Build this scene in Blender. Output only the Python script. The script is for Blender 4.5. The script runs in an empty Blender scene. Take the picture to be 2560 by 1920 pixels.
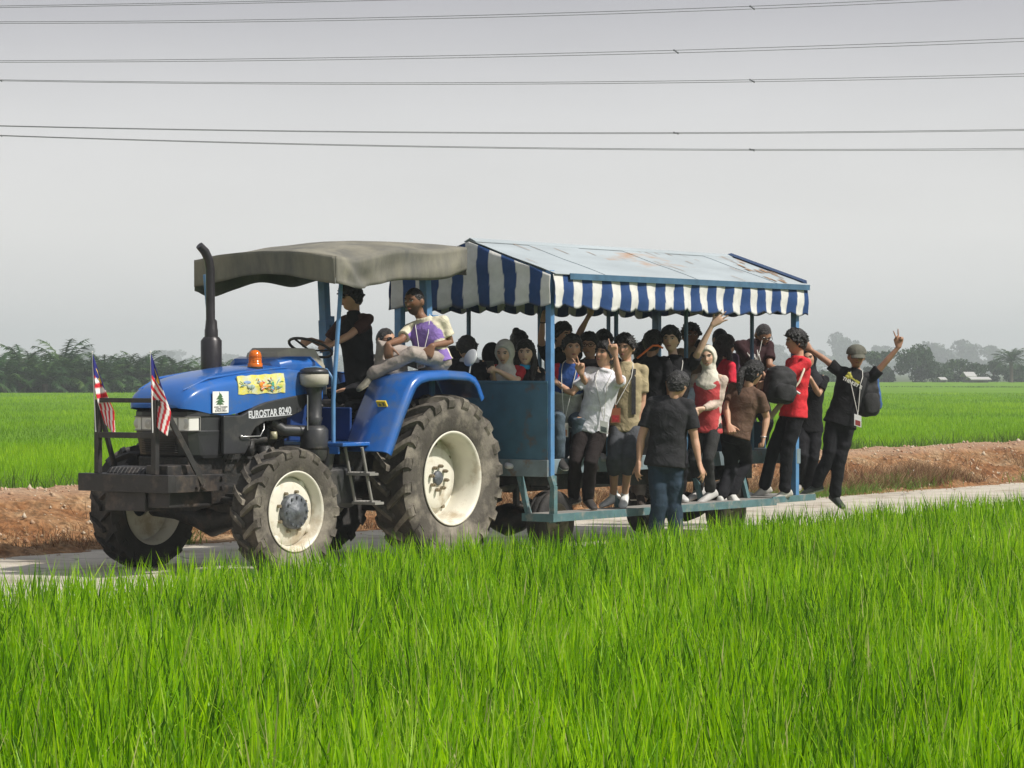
import bpy, bmesh, math, random
import numpy as np
from mathutils import Vector, Matrix, noise

# ------------------------------------------------------------------ camera
SC = bpy.context.scene
COL = SC.collection
cam_data = bpy.data.cameras.new("camera")
cam = bpy.data.objects.new("camera", cam_data)
COL.objects.link(cam)
cam_data.sensor_width = 36.0
cam_data.lens = 36.0 * 7000 / 2560
cam_data.clip_start = 0.5
cam_data.clip_end = 9000
EYE = 1.83
cam.location = (0, 0, EYE)
cam.rotation_euler = (math.radians(90) - math.atan(35 / 7000), 0, 0)
SC.camera = cam

# ------------------------------------------------------------------ sky and sun
SUN_EL = math.radians(48)
SUN_TO = Vector((0.92 * math.cos(SUN_EL), -0.39 * math.cos(SUN_EL), math.sin(SUN_EL))).normalized()
world = bpy.data.worlds.new("World")
SC.world = world
world.use_nodes = True
wn, wl = world.node_tree.nodes, world.node_tree.links
wn.clear()
w_out = wn.new("ShaderNodeOutputWorld")
w_bg = wn.new("ShaderNodeBackground")
w_bg.inputs["Strength"].default_value = 0.1
w_sky = wn.new("ShaderNodeTexSky")
w_sky.sky_type = 'NISHITA'
w_sky.sun_disc = False
w_sky.sun_elevation = SUN_EL
w_sky.sun_rotation = math.atan2(SUN_TO.x, SUN_TO.y)
w_sky.dust_density = 6.0
w_sky.air_density = 1.0
w_hsv = wn.new("ShaderNodeHueSaturation")
w_hsv.inputs["Saturation"].default_value = 0.3
w_geo = wn.new("ShaderNodeTexCoord")
w_sep = wn.new("ShaderNodeSeparateXYZ")
w_ramp = wn.new("ShaderNodeValToRGB")
cr = w_ramp.color_ramp
cr.elements[0].position = 0.0
cr.elements[0].color = (0.72, 0.71, 0.695, 1)
cr.elements[1].position = 1.0
cr.elements[1].color = (0.26, 0.28, 0.33, 1)
for p, c in ((0.05, (0.72, 0.71, 0.695, 1)), (0.09, (0.615, 0.61, 0.615, 1)), (0.132, (0.405, 0.40, 0.43, 1)), (0.25, (0.39, 0.395, 0.41, 1))):
    e = cr.elements.new(p)
    e.color = c
w_scale = wn.new("ShaderNodeVectorMath")
w_scale.operation = 'SCALE'
w_scale.inputs["Scale"].default_value = 9.8
w_mix = wn.new("ShaderNodeMix")
w_mix.data_type = 'RGBA'
w_mix.inputs[0].default_value = 0.12
wl.new(w_geo.outputs["Generated"], w_sep.inputs[0])
wl.new(w_sep.outputs["Z"], w_ramp.inputs[0])
wl.new(w_ramp.outputs["Color"], w_scale.inputs[0])
wl.new(w_sky.outputs["Color"], w_hsv.inputs["Color"])
w_ns = wn.new("ShaderNodeTexNoise"); w_ns.inputs["Scale"].default_value = 5.0; w_ns.inputs["Detail"].default_value = 5
w_mp = wn.new("ShaderNodeMapping"); w_mp.inputs["Scale"].default_value = (1, 1, 4)
wl.new(w_geo.outputs["Generated"], w_mp.inputs[0]); wl.new(w_mp.outputs[0], w_ns.inputs["Vector"])
w_mr = wn.new("ShaderNodeMapRange"); w_mr.inputs[1].default_value = 0.3; w_mr.inputs[2].default_value = 0.7; w_mr.inputs[3].default_value = 0.955; w_mr.inputs[4].default_value = 1.045
w_s2 = wn.new("ShaderNodeVectorMath"); w_s2.operation = 'SCALE'
wl.new(w_ns.outputs["Fac"], w_mr.inputs[0]); wl.new(w_scale.outputs["Vector"], w_s2.inputs[0]); wl.new(w_mr.outputs[0], w_s2.inputs["Scale"])
wl.new(w_s2.outputs["Vector"], w_mix.inputs[6])
wl.new(w_hsv.outputs["Color"], w_mix.inputs[7])
wl.new(w_mix.outputs[2], w_bg.inputs["Color"])
wl.new(w_bg.outputs["Background"], w_out.inputs["Surface"])

sun_data = bpy.data.lights.new("sun", 'SUN')
sun_data.energy = 4.0
sun_data.angle = math.radians(2.0)
sun_data.color = (1.0, 0.945, 0.86)
sun = bpy.data.objects.new("sun", sun_data)
sun.rotation_euler = (-SUN_TO).to_track_quat('-Z', 'Y').to_euler()
COL.objects.link(sun)

SC.view_settings.view_transform = 'Standard'
SC.view_settings.look = 'None'
SC.view_settings.exposure = 0.42
SC.view_settings.gamma = 1.0
SC.render.engine = 'CYCLES'
SC.cycles.use_denoising = True
SC.cycles.max_bounces = 6
SC.cycles.volume_bounces = 0
SC.cycles.transparent_max_bounces = 6
SC.cycles.use_adaptive_sampling = True
SC.cycles.adaptive_threshold = 0.015

# ------------------------------------------------------------------ frames of reference
CA, SA = math.cos(math.radians(54)), math.sin(math.radians(54))
def road(a, s):                       # along the road (away), across it (towards the viewer)
    return (CA * a + SA * s, SA * a - CA * s)
def at(px, py, d):                    # the world point seen at a photo pixel, d metres away
    return Vector(((px - 1280) / 7000 * d, d, EYE - (py - 925) / 7000 * d))
TRACTOR_O = (-1.356, 27.182, 0)
WAGON_O = (-0.400, 27.767, 0)
HEADING = math.radians(234)
def loc2w(o, x, y, z):
    return Vector((o[0] - CA * x + SA * y, o[1] - SA * x - CA * y, z))

# ------------------------------------------------------------------ objects
def empty(name, label, cat, loc=(0, 0, 0), rz=0, group=None):
    o = bpy.data.objects.new(name, None)
    o.location = loc
    o.rotation_euler = (0, 0, rz)
    o.empty_display_size = 0.1
    COL.objects.link(o)
    o["label"] = label
    o["category"] = cat
    if group: o["group"] = group
    return o
def tag(o, label=None, cat=None, group=None, kind=None):
    if label: o["label"] = label
    if cat: o["category"] = cat
    if group: o["group"] = group
    if kind: o["kind"] = kind
    return o
def copy_tree(o, parent=None):
    c = o.copy()
    COL.objects.link(c)
    if parent is not None: c.parent = parent
    for ch in o.children: copy_tree(ch, c)
    return c

class MB:
    """collects faces for ONE mesh object"""
    def __init__(self, M=None):
        self.v, self.f, self.m, self.s = [], [], [], []
        self.M = M
    def add(self, vs, fs, mi=0, smooth=False, M=None):
        b = len(self.v)
        for v in vs:
            v = Vector(v)
            if M is not None: v = M @ v
            if self.M is not None: v = self.M @ v
            self.v.append(v)
        for f in fs:
            self.f.append([b + i for i in f]); self.m.append(mi); self.s.append(smooth)
        return self
    def box(self, x0, x1, y0, y1, z0, z1, mi=0, M=None):
        vs = [(x, y, z) for z in (z0, z1) for y in (y0, y1) for x in (x0, x1)]
        return self.add(vs, [(0, 2, 3, 1), (4, 5, 7, 6), (0, 1, 5, 4), (2, 6, 7, 3), (0, 4, 6, 2), (1, 3, 7, 5)], mi, M=M)
    def beam(self, p, q, w, h=None, mi=0, up=(0, 0, 1)):
        p, q = Vector(p), Vector(q)
        d = q - p
        L = d.length
        x = d.normalized()
        u = Vector(up)
        if abs(x.dot(u)) > 0.95: u = Vector((1, 0, 0))
        y = u.cross(x).normalized(); z = x.cross(y)
        M = Matrix((x, y, z)).transposed().to_4x4(); M.translation = p
        h = h or w
        return self.box(0, L, -w / 2, w / 2, -h / 2, h / 2, mi, M)
    def tube(self, pts, r, n=10, mi=0, caps=True, smooth=True, closed=False):
        pts = [Vector(p) for p in pts]
        rs = r if isinstance(r, (list, tuple)) else [r] * len(pts)
        vs, prev = [], None
        k = len(pts)
        for i, p in enumerate(pts):
            if closed: t = (pts[(i + 1) % k] - pts[i - 1]).normalized()
            else: t = (pts[min(i + 1, k - 1)] - pts[max(i - 1, 0)]).normalized()
            if prev is None:
                a = Vector((0, 0, 1)) if abs(t.z) < 0.9 else Vector((1, 0, 0))
                prev = t.cross(a).normalized()
            prev = (prev - t * prev.dot(t)).normalized()
            b = t.cross(prev)
            for j in range(n):
                an = 2 * math.pi * j / n
                vs.append(p + (prev * math.cos(an) + b * math.sin(an)) * rs[i])
        fs = []
        for i in range(k if closed else k - 1):
            i2 = (i + 1) % k
            for j in range(n):
                j2 = (j + 1) % n
                fs.append((i * n + j, i * n + j2, i2 * n + j2, i2 * n + j))
        self.add(vs, fs, mi, smooth)
        if caps and not closed:
            self.add(vs[:n], [tuple(range(n - 1, -1, -1))], mi, False)
            self.add(vs[-n:], [tuple(range(n))], mi, False)
        return self
    def lathe(self, prof, n=32, M=None, mi=0, smooth=True, a0=0, a1=2 * math.pi):
        """profile (r, h) revolved about local Z"""
        full = abs(a1 - a0 - 2 * math.pi) < 1e-6
        m = n if full else n + 1
        vs = []
        for (r, h) in prof:
            for j in range(m):
                an = a0 + (a1 - a0) * j / n
                vs.append((r * math.cos(an), r * math.sin(an), h))
        fs = []
        for i in range(len(prof) - 1):
            for j in range(n):
                j2 = (j + 1) % m
                fs.append((i * m + j, i * m + j2, (i + 1) * m + j2, (i + 1) * m + j))
        return self.add(vs, fs, mi, smooth, M)
    def loft(self, rings, mi=0, closed=True, smooth=True, cap=True):
        n = len(rings[0]); vs = [p for r in rings for p in r]; fs = []
        for i in range(len(rings) - 1):
            for j in range(n if closed else n - 1):
                j2 = (j + 1) % n
                fs.append((i * n + j, i * n + j2, (i + 1) * n + j2, (i + 1) * n + j))
        self.add(vs, fs, mi, smooth)
        if cap and closed:
            self.add(rings[0], [tuple(range(n - 1, -1, -1))], mi)
            self.add(rings[-1], [tuple(range(n))], mi)
        return self
    def prism(self, poly, y0, y1, mi=0, axis='y'):
        """polygon in (x,z) extruded along y (or (y,z) along x)"""
        n = len(poly)
        if axis == 'y': vs = [(x, y, z) for y in (y0, y1) for (x, z) in poly]
        elif axis == 'x': vs = [(y, x, z) for y in (y0, y1) for (x, z) in poly]
        else: vs = [(x, z, y) for y in (y0, y1) for (x, z) in poly]
        fs = [tuple(range(n)), tuple(range(2 * n - 1, n - 1, -1))]
        fs += [(j, (j + 1) % n + n * 0, (j + 1) % n + n, j + n)[::-1] for j in range(n)]
        return self.add(vs, fs, mi)
    def ball(self, c, r, n=12, mi=0, M=None):
        rx, ry, rz = r if isinstance(r, (tuple, list)) else (r, r, r)
        vs = [(c[0], c[1], c[2] + rz)]
        m = n // 2
        for i in range(1, m):
            t = math.pi * i / m
            for j in range(n):
                p = 2 * math.pi * j / n
                vs.append((c[0] + rx * math.sin(t) * math.cos(p), c[1] + ry * math.sin(t) * math.sin(p), c[2] + rz * math.cos(t)))
        vs.append((c[0], c[1], c[2] - rz))
        fs = [(0, 1 + j, 1 + (j + 1) % n) for j in range(n)]
        for i in range(m - 2):
            for j in range(n):
                j2 = (j + 1) % n
                fs.append((1 + i * n + j, 1 + (i + 1) * n + j, 1 + (i + 1) * n + j2, 1 + i * n + j2))
        e = len(vs) - 1; b = 1 + (m - 2) * n
        fs += [(b + j, e, b + (j + 1) % n) for j in range(n)]
        return self.add(vs, fs, mi, True, M)
    def mesh(self, name):
        me = bpy.data.meshes.new(name)
        me.from_pydata([tuple(v) for v in self.v], [], self.f)
        me.polygons.foreach_set("material_index", self.m)
        me.polygons.foreach_set("use_smooth", self.s)
        me.update()
        return me
    def build(self, name, mats, parent=None, bevel=0, fix=True, smooth_all=False, label=None):
        me = self.mesh(name)
        if fix:
            bm = bmesh.new(); bm.from_mesh(me)
            bmesh.ops.recalc_face_normals(bm, faces=bm.faces)
            bm.to_mesh(me); bm.free()
        for m in (mats if isinstance(mats, (list, tuple)) else [mats]): me.materials.append(m)
        o = bpy.data.objects.new(name, me)
        COL.objects.link(o)
        if parent is not None: o.parent = parent
        if bevel:
            b = o.modifiers.new("bevel", 'BEVEL'); b.width = bevel; b.segments = 2; b.limit_method = 'ANGLE'; b.angle_limit = math.radians(40)
        if label: o["label"] = label
        return o

def np_mesh(name, verts, faces_flat, loop_start, loop_total, mat_, attr=None, col=None, smooth=False, parent=None):
    me = bpy.data.meshes.new(name)
    me.vertices.add(len(verts)); me.vertices.foreach_set("co", verts.astype(np.float32).ravel())
    me.loops.add(len(faces_flat)); me.loops.foreach_set("vertex_index", faces_flat.astype(np.int32))
    me.polygons.add(len(loop_start)); me.polygons.foreach_set("loop_start", loop_start.astype(np.int32))
    me.update(calc_edges=True)
    if smooth: me.polygons.foreach_set("use_smooth", np.ones(len(loop_start), dtype=bool))
    if attr is not None:
        a = me.attributes.new("rnd", 'FLOAT', 'POINT'); a.data.foreach_set("value", attr.astype(np.float32))
    me.materials.append(mat_)
    o = bpy.data.objects.new(name, me); COL.objects.link(o)
    if parent is not None: o.parent = parent
    return o

# ------------------------------------------------------------------ materials
def _nt(name):
    m = bpy.data.materials.new(name); m.use_nodes = True
    nt = m.node_tree
    return m, nt, nt.nodes, nt.links, nt.nodes["Principled BSDF"]
def mat(name, col, rough=0.6, metal=0.0, var=0.12, vscale=6.0, bump=0.0, bscale=40.0, col2=None, stain=0.0, stain_scale=3.0, stretch=(1, 1, 1), spec=0.5, coat=0.0, detail=4):
    """base colour broken up by noise; col2/stain adds patches of a second colour"""
    m, nt, N, L, B = _nt(name)
    tc = N.new("ShaderNodeTexCoord"); mp = N.new("ShaderNodeMapping"); mp.inputs["Scale"].default_value = stretch
    L.new(tc.outputs["Object"], mp.inputs[0])
    n1 = N.new("ShaderNodeTexNoise"); n1.inputs["Scale"].default_value = vscale; n1.inputs["Detail"].default_value = detail
    L.new(mp.outputs[0], n1.inputs["Vector"])
    mx = N.new("ShaderNodeMix"); mx.data_type = 'RGBA'
    c = Vector(col)
    mx.inputs[6].default_value = (*(c * (1 - var)), 1); mx.inputs[7].default_value = (*(c * (1 + var)), 1)
    mr = N.new("ShaderNodeMapRange"); mr.inputs[1].default_value = 0.3; mr.inputs[2].default_value = 0.7
    L.new(n1.outputs["Fac"], mr.inputs[0]); L.new(mr.outputs[0], mx.inputs[0])
    out = mx.outputs[2]
    if col2 is not None and stain > 0:
        n2 = N.new("ShaderNodeTexNoise"); n2.inputs["Scale"].default_value = stain_scale; n2.inputs["Detail"].default_value = 8; n2.inputs["Roughness"].default_value = 0.65
        L.new(mp.outputs[0], n2.inputs["Vector"])
        r2 = N.new("ShaderNodeMapRange"); r2.inputs[1].default_value = 0.62 - 0.3 * stain; r2.inputs[2].default_value = 0.72 - 0.1 * stain
        L.new(n2.outputs["Fac"], r2.inputs[0])
        m2 = N.new("ShaderNodeMix"); m2.data_type = 'RGBA'; m2.inputs[7].default_value = (*col2, 1)
        L.new(out, m2.inputs[6]); L.new(r2.outputs[0], m2.inputs[0]); out = m2.outputs[2]
    L.new(out, B.inputs["Base Color"])
    B.inputs["Roughness"].default_value = rough; B.inputs["Metallic"].default_value = metal
    B.inputs["Specular IOR Level"].default_value = spec; B.inputs["Coat Weight"].default_value = coat
    if bump:
        n3 = N.new("ShaderNodeTexNoise"); n3.inputs["Scale"].default_value = bscale; n3.inputs["Detail"].default_value = 5
        L.new(mp.outputs[0], n3.inputs["Vector"])
        b = N.new("ShaderNodeBump"); b.inputs["Strength"].default_value = bump; b.inputs["Distance"].default_value = 0.02
        L.new(n3.outputs["Fac"], b.inputs["Height"]); L.new(b.outputs[0], B.inputs["Normal"])
    return m
def leaf_mat(name, stops, trans=0.35, rough=0.5, spec=0.3, tw=1.3):
    """colour from the per-leaf attribute, part of the light passing through"""
    m, nt, N, L, B = _nt(name)
    at_ = N.new("ShaderNodeAttribute"); at_.attribute_name = "rnd"
    rp = N.new("ShaderNodeValToRGB")
    while len(rp.color_ramp.elements) < len(stops): rp.color_ramp.elements.new(0.5)
    for e, (p, c) in zip(rp.color_ramp.elements, stops): e.position = p; e.color = (*c, 1)
    L.new(at_.outputs["Fac"], rp.inputs[0]); L.new(rp.outputs[0], B.inputs["Base Color"])
    B.inputs["Roughness"].default_value = rough; B.inputs["Specular IOR Level"].default_value = spec
    tr = N.new("ShaderNodeBsdfTranslucent"); sc = N.new("ShaderNodeVectorMath"); sc.operation = 'SCALE'; sc.inputs["Scale"].default_value = tw
    L.new(rp.outputs[0], sc.inputs[0]); L.new(sc.outputs[0], tr.inputs["Color"])
    ms = N.new("ShaderNodeMixShader"); ms.inputs[0].default_value = trans
    L.new(B.outputs[0], ms.inputs[1]); L.new(tr.outputs[0], ms.inputs[2])
    L.new(ms.outputs[0], N["Material Output"].inputs["Surface"])
    return m
def attr_mat(name, rough=0.8, bump=0.25, bscale=30, var=0.15, attr="col", spec=0.3, fold=0.0):
    """cloth whose dye is stored per vertex"""
    m, nt, N, L, B = _nt(name)
    a = N.new("ShaderNodeAttribute"); a.attribute_name = attr
    tc = N.new("ShaderNodeTexCoord")
    n1 = N.new("ShaderNodeTexNoise"); n1.inputs["Scale"].default_value = 14; n1.inputs["Detail"].default_value = 5
    L.new(tc.outputs["Object"], n1.inputs["Vector"])
    mr = N.new("ShaderNodeMapRange"); mr.inputs[3].default_value = 1 - var; mr.inputs[4].default_value = 1 + var
    mr.inputs[1].default_value = 0.3; mr.inputs[2].default_value = 0.7
    L.new(n1.outputs["Fac"], mr.inputs[0])
    s = N.new("ShaderNodeVectorMath"); s.operation = 'SCALE'
    L.new(a.outputs["Color"], s.inputs[0]); L.new(mr.outputs[0], s.inputs["Scale"]); L.new(s.outputs[0], B.inputs["Base Color"])
    B.inputs["Roughness"].default_value = rough; B.inputs["Specular IOR Level"].default_value = spec
    if bump:
        n3 = N.new("ShaderNodeTexNoise"); n3.inputs["Scale"].default_value = bscale; n3.inputs["Detail"].default_value = 3; n3.inputs["Distortion"].default_value = 1.2
        L.new(tc.outputs["Object"], n3.inputs["Vector"])
        b = N.new("ShaderNodeBump"); b.inputs["Strength"].default_value = bump; b.inputs["Distance"].default_value = 0.02
        L.new(n3.outputs["Fac"], b.inputs["Height"]); L.new(b.outputs[0], B.inputs["Normal"])
    return m

def srgb(r, g, b):
    return tuple(((c / 255) / 12.92 if c / 255 <= 0.04045 else ((c / 255 + 0.055) / 1.055) ** 2.4) for c in (r, g, b))
# ================================================================== THE SETTING
rng = np.random.default_rng(7)
random.seed(3)

M_SOIL = mat("paddy_soil", (0.045, 0.075, 0.015), 0.95, var=0.3, vscale=0.4)
g = MB()
g.add([(-4000, -600, -0.32), (4000, -600, -0.32), (4000, 8000, -0.32), (-4000, 8000, -0.32)], [(0, 1, 2, 3)])
tag(g.build("ground", M_SOIL, fix=False), kind="structure")

# the road: a worn pale concrete track
M_ROAD = mat("pale_concrete", (0.45, 0.41, 0.345), 0.92, var=0.16, vscale=1.3, bump=0.6, bscale=30, col2=(0.28, 0.23, 0.17), stain=0.4, stain_scale=1.4, detail=9)
_n, _l = M_ROAD.node_tree.nodes, M_ROAD.node_tree.links
_b = _n["Principled BSDF"]; _src = _b.inputs["Base Color"].links[0].from_socket
_tc = _n.new("ShaderNodeTexCoord"); _ns = _n.new("ShaderNodeTexNoise"); _ns.inputs["Scale"].default_value = 1.5
_ad = _n.new("ShaderNodeVectorMath"); _ad.operation = 'ADD'; _v = _n.new("ShaderNodeTexVoronoi"); _v.feature = 'DISTANCE_TO_EDGE'; _v.inputs["Scale"].default_value = 0.55
_l.new(_tc.outputs["Object"], _ns.inputs["Vector"]); _l.new(_tc.outputs["Object"], _ad.inputs[0]); _l.new(_ns.outputs["Color"], _ad.inputs[1]); _l.new(_ad.outputs[0], _v.inputs["Vector"])
_mr = _n.new("ShaderNodeMapRange"); _mr.inputs[1].default_value = 0.0; _mr.inputs[2].default_value = 0.018; _mr.inputs[3].default_value = 0.35; _mr.inputs[4].default_value = 1.0
_sc = _n.new("ShaderNodeVectorMath"); _sc.operation = 'SCALE'; _l.new(_v.outputs["Distance"], _mr.inputs[0]); _l.new(_src, _sc.inputs[0]); _l.new(_mr.outputs[0], _sc.inputs["Scale"]); _l.new(_sc.outputs[0], _b.inputs["Base Color"])
a_list = [-45 + 1.0 * i for i in range(160)] + [120, 160, 240, 400]
r = MB(); rings = []
for a in a_list:
    jf = 0.12 * noise.noise((a * 0.5, 1.3, 0)); jn = 0.10 * noise.noise((a * 0.6, 7.7, 0))
    rings.append([(*road(a, s), z) for s, z in ((-20.25 + jf, 0.0), (-19.0, 0.012), (-17.6, 0.02), (-16.2, 0.012), (-15.25 + jn, 0.0), (-15.1 + jn, -0.10), (-14.9 + jn, -0.325))])
r.loft(rings, closed=False, cap=False, smooth=False)
tag(r.build("road", M_ROAD), kind="structure")

# the earth bank beyond the road, with a dirt strip on its crest
m, nt, N, L, B = _nt("red_earth")
tc = N.new("ShaderNodeTexCoord")
n1 = N.new("ShaderNodeTexNoise"); n1.inputs["Scale"].default_value = 1.1; n1.inputs["Detail"].default_value = 9; n1.inputs["Roughness"].default_value = 0.7
rp = N.new("ShaderNodeValToRGB")
for e_, (p, c) in zip([rp.color_ramp.elements.new(0.5) for _ in range(2)] + list(rp.color_ramp.elements)[:0], ((0.45, (0.22, 0.105, 0.045)), (0.56, (0.28, 0.165, 0.085)))):
    e_.position = p; e_.color = (*c, 1)
rp.color_ramp.elements[0].position = 0.32; rp.color_ramp.elements[0].color = (0.15, 0.062, 0.025, 1)
rp.color_ramp.elements[-1].position = 0.72; rp.color_ramp.elements[-1].color = (0.40, 0.30, 0.19, 1)
n2 = N.new("ShaderNodeTexNoise"); n2.inputs["Scale"].default_value = 14; n2.inputs["Detail"].default_value = 8
mx = N.new("ShaderNodeMix"); mx.data_type = 'RGBA'; mx.blend_type = 'MULTIPLY'; mx.inputs[0].default_value = 0.8
mr = N.new("ShaderNodeMapRange"); mr.inputs[1].default_value = 0.35; mr.inputs[2].default_value = 0.62; mr.inputs[3].default_value = 0.45; mr.inputs[4].default_value = 1.25
gm = N.new("ShaderNodeNewGeometry"); sp = N.new("ShaderNodeSeparateXYZ")
L.new(tc.outputs["Object"], n1.inputs["Vector"]); L.new(tc.outputs["Object"], n2.inputs["Vector"])
L.new(n1.outputs["Fac"], rp.inputs[0]); L.new(n2.outputs["Fac"], mr.inputs[0])
L.new(rp.outputs[0], mx.inputs[6]); L.new(mr.outputs[0], mx.inputs[7])
# the trodden crest is pinker and paler
L.new(tc.outputs["Object"], sp.inputs[0])
cm = N.new("ShaderNodeMapRange"); cm.inputs[1].default_value = 0.42; cm.inputs[2].default_value = 0.52; L.new(sp.outputs["Z"], cm.inputs[0])
mc = N.new("ShaderNodeMix"); mc.data_type = 'RGBA'; mc.inputs[7].default_value = (0.38, 0.255, 0.175, 1)
cf = N.new("ShaderNodeMath"); cf.operation = 'MULTIPLY'; cf.inputs[1].default_value = 0.75; L.new(cm.outputs[0], cf.inputs[0])
L.new(mx.outputs[2], mc.inputs[6]); L.new(cf.outputs[0], mc.inputs[0])
L.new(mc.outputs[2], B.inputs["Base Color"]); B.inputs["Roughness"].default_value = 0.95; B.inputs["Specular IOR Level"].default_value = 0.15
bp = N.new("ShaderNodeBump"); bp.inputs["Strength"].default_value = 0.9; bp.inputs["Distance"].default_value = 0.06
L.new(n2.outputs["Fac"], bp.inputs["Height"]); L.new(bp.outputs[0], B.inputs["Normal"])
M_EARTH = m
def bank_z(a, s):
    prof = ((-25.2, -0.34), (-24.3, 0.02), (-23.4, 0.44), (-23.0, 0.50), (-22.2, 0.50), (-21.8, 0.43), (-21.2, 0.27), (-20.6, 0.10), (-20.0, 0.0), (-19.8, -0.03))
    for (s0, z0), (s1, z1) in zip(prof, prof[1:]):
        if s0 <= s <= s1:
            z = z0 + (z1 - z0) * (s - s0) / (s1 - s0)
            k = 1.0 if -22.0 < s < -20.1 else 0.35
            return z + k * (0.10 * noise.noise((a * 0.7, s * 1.2, 0)) + 0.09 * noise.noise((a * 2.6, s * 3, 4)) + 0.05 * noise.noise((a * 8, s * 9, 9)))
    return -0.34
bk = MB(); rings = []
ss = [-25.2, -24.8, -24.3, -23.8] + [-23.4 + 0.1 * i for i in range(37)]
aa = []
a = -45.0
while a < 420:
    aa.append(a); a += 0.11 if -12 < 0 + a - 12 < 40 else (0.8 if a < 80 else 12)
bk.loft([[(*road(a, s), bank_z(a, s)) for s in ss] for a in aa], closed=False, cap=False, smooth=True)
tag(bk.build("earth_bank", M_EARTH), kind="structure")

# stones lying on the bank: too many to count
def rock_cloud(name, pts, sizes, m):
    bv = np.array([(1, 0, 0), (-1, 0, 0), (0, 1, 0), (0, -1, 0), (0, 0, 1), (0, 0, -1)], float)
    bf = np.array([(0, 2, 4), (2, 1, 4), (1, 3, 4), (3, 0, 4), (2, 0, 5), (1, 2, 5), (3, 1, 5), (0, 3, 5)])
    n = len(pts)
    V = bv[None] * (sizes[:, None, None] * rng.uniform(0.5, 1.3, (n, 6, 3)))
    V += pts[:, None]
    Fi = (bf[None] + 6 * np.arange(n)[:, None, None]).reshape(-1)
    st = np.arange(0, len(Fi), 3)
    return np_mesh(name, V.reshape(-1, 3), Fi, st, None, m, attr=np.repeat(rng.random(n), 6))
M_STONE = leaf_mat("bank_stones", ((0.0, (0.30, 0.16, 0.09)), (0.5, (0.42, 0.30, 0.2)), (1.0, (0.50, 0.43, 0.33))), trans=0.0, rough=0.9)
n = 9000
A = rng.uniform(-6, 52, n); S = rng.uniform(-23.2, -20.1, n)
P = np.array([(*road(a, s), bank_z(a, s) + 0.004) for a, s in zip(A, S)])
sz = np.clip(rng.lognormal(-4.4, 0.6, n), 0.006, 0.045)
tag(rock_cloud("stones", P, sz, M_STONE), "pale stones and clods scattered over the red earth bank", "stones", kind="stuff")

# ---- blades
def blades(name, P, Hh, W, lean, curl, m, levels=4, az=None, rnd=None):
    n = len(P)
    az = rng.uniform(0, 2 * np.pi, n) if az is None else az
    faz = rng.uniform(0, 2 * np.pi, n)
    d = np.stack([np.cos(az), np.sin(az), np.zeros(n)], 1)
    w = np.stack([np.cos(faz), np.sin(faz), np.zeros(n)], 1)
    ts = np.linspace(0, 1, levels)
    vs = []
    for k, t in enumerate(ts):
        c = P + d * ((lean * t + curl * t * t) * Hh)[:, None]
        c[:, 2] += Hh * (t - 0.28 * np.abs(curl) * t ** 3)
        if k < levels - 1:
            ww = W * (0.75 + 0.6 * t - 1.15 * t ** 2.2)
            vs += [c - w * (ww / 2)[:, None], c + w * (ww / 2)[:, None]]
        else: vs += [c]
    nv = len(vs)
    V = np.stack(vs, 1).reshape(-1, 3)
    fl, tot = [], []
    for k in range(levels - 2): fl += [2 * k, 2 * k + 1, 2 * k + 3, 2 * k + 2]; tot.append(4)
    fl += [nv - 3, nv - 2, nv - 1]; tot.append(3)
    F = (np.array(fl)[None] + nv * np.arange(n)[:, None]).reshape(-1)
    tot = np.tile(np.array(tot), n); st = np.concatenate([[0], np.cumsum(tot)[:-1]])
    rnd = rng.random(n) if rnd is None else rnd
    return np_mesh(name, V, F, st, tot, m, attr=np.repeat(rnd, nv), smooth=True)

M_RICE = leaf_mat("rice_leaf", ((0.0, (0.035, 0.105, 0.001)), (0.40, (0.165, 0.365, 0.001)), (0.85, (0.34, 0.55, 0.003)), (0.97, (0.30, 0.40, 0.08)), (1.0, (0.42, 0.42, 0.16))), trans=0.42, rough=0.4, spec=0.22, tw=1.7)
# near paddy: hills of tillers
def sample_near(dens):
    out = []
    ds = np.arange(8.6, 36.5, 0.155)
    for d in ds:
        hw = 0.183 * d * 1.22 + 0.5
        nx = int(2 * hw / 0.155 * dens) + 1
        x = rng.uniform(-hw, hw, nx); y = d + rng.uniform(-0.08, 0.08, nx)
        s = SA * x - CA * y
        k = s > -15.15
        out.append(np.stack([x[k], y[k]], 1))
    return np.concatenate(out)
hills = sample_near(1.0)
nh = len(hills); per = 15
hgt = 0.495 + 0.05 * np.array([noise.noise((x * 0.5, y * 0.5, 2)) for x, y in hills]) + rng.normal(0, 0.03, nh)
tone = 0.45 + 0.5 * np.array([noise.noise((x * 0.9, y * 0.45, 5)) for x, y in hills])
idx = np.repeat(np.arange(nh), per)
n = len(idx)
off_az = rng.uniform(0, 2 * np.pi, n); off_r = np.abs(rng.normal(0, 0.045, n))
P = np.stack([hills[idx, 0] + off_r * np.cos(off_az), hills[idx, 1] + off_r * np.sin(off_az), np.full(n, -0.31)], 1)
dist = P[:, 1]
Hh = (hgt[idx] + 0.17) * rng.uniform(0.62, 1.14, n)
azb = off_az + rng.normal(0, 0.5, n)
lean = np.abs(rng.normal(0.12, 0.09, n)); curl = np.abs(rng.normal(0.05, 0.10, n)); curl[rng.random(n) < 0.05] += 0.5
wid = rng.uniform(0.008, 0.019, n) * (0.8 + dist / 45)
rn = np.clip(0.42 + 0.7 * (tone[idx] - 0.45) + rng.normal(0, 0.34, n), 0, 0.93); rn[rng.random(n) < 0.022] = 1.0
o = blades("rice_plants", P, Hh, wid, lean, curl, M_RICE, 5, azb, rn)
tag(o, "lush green rice plants filling the paddy in front of the road", "rice plants", kind="stuff")

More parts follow.
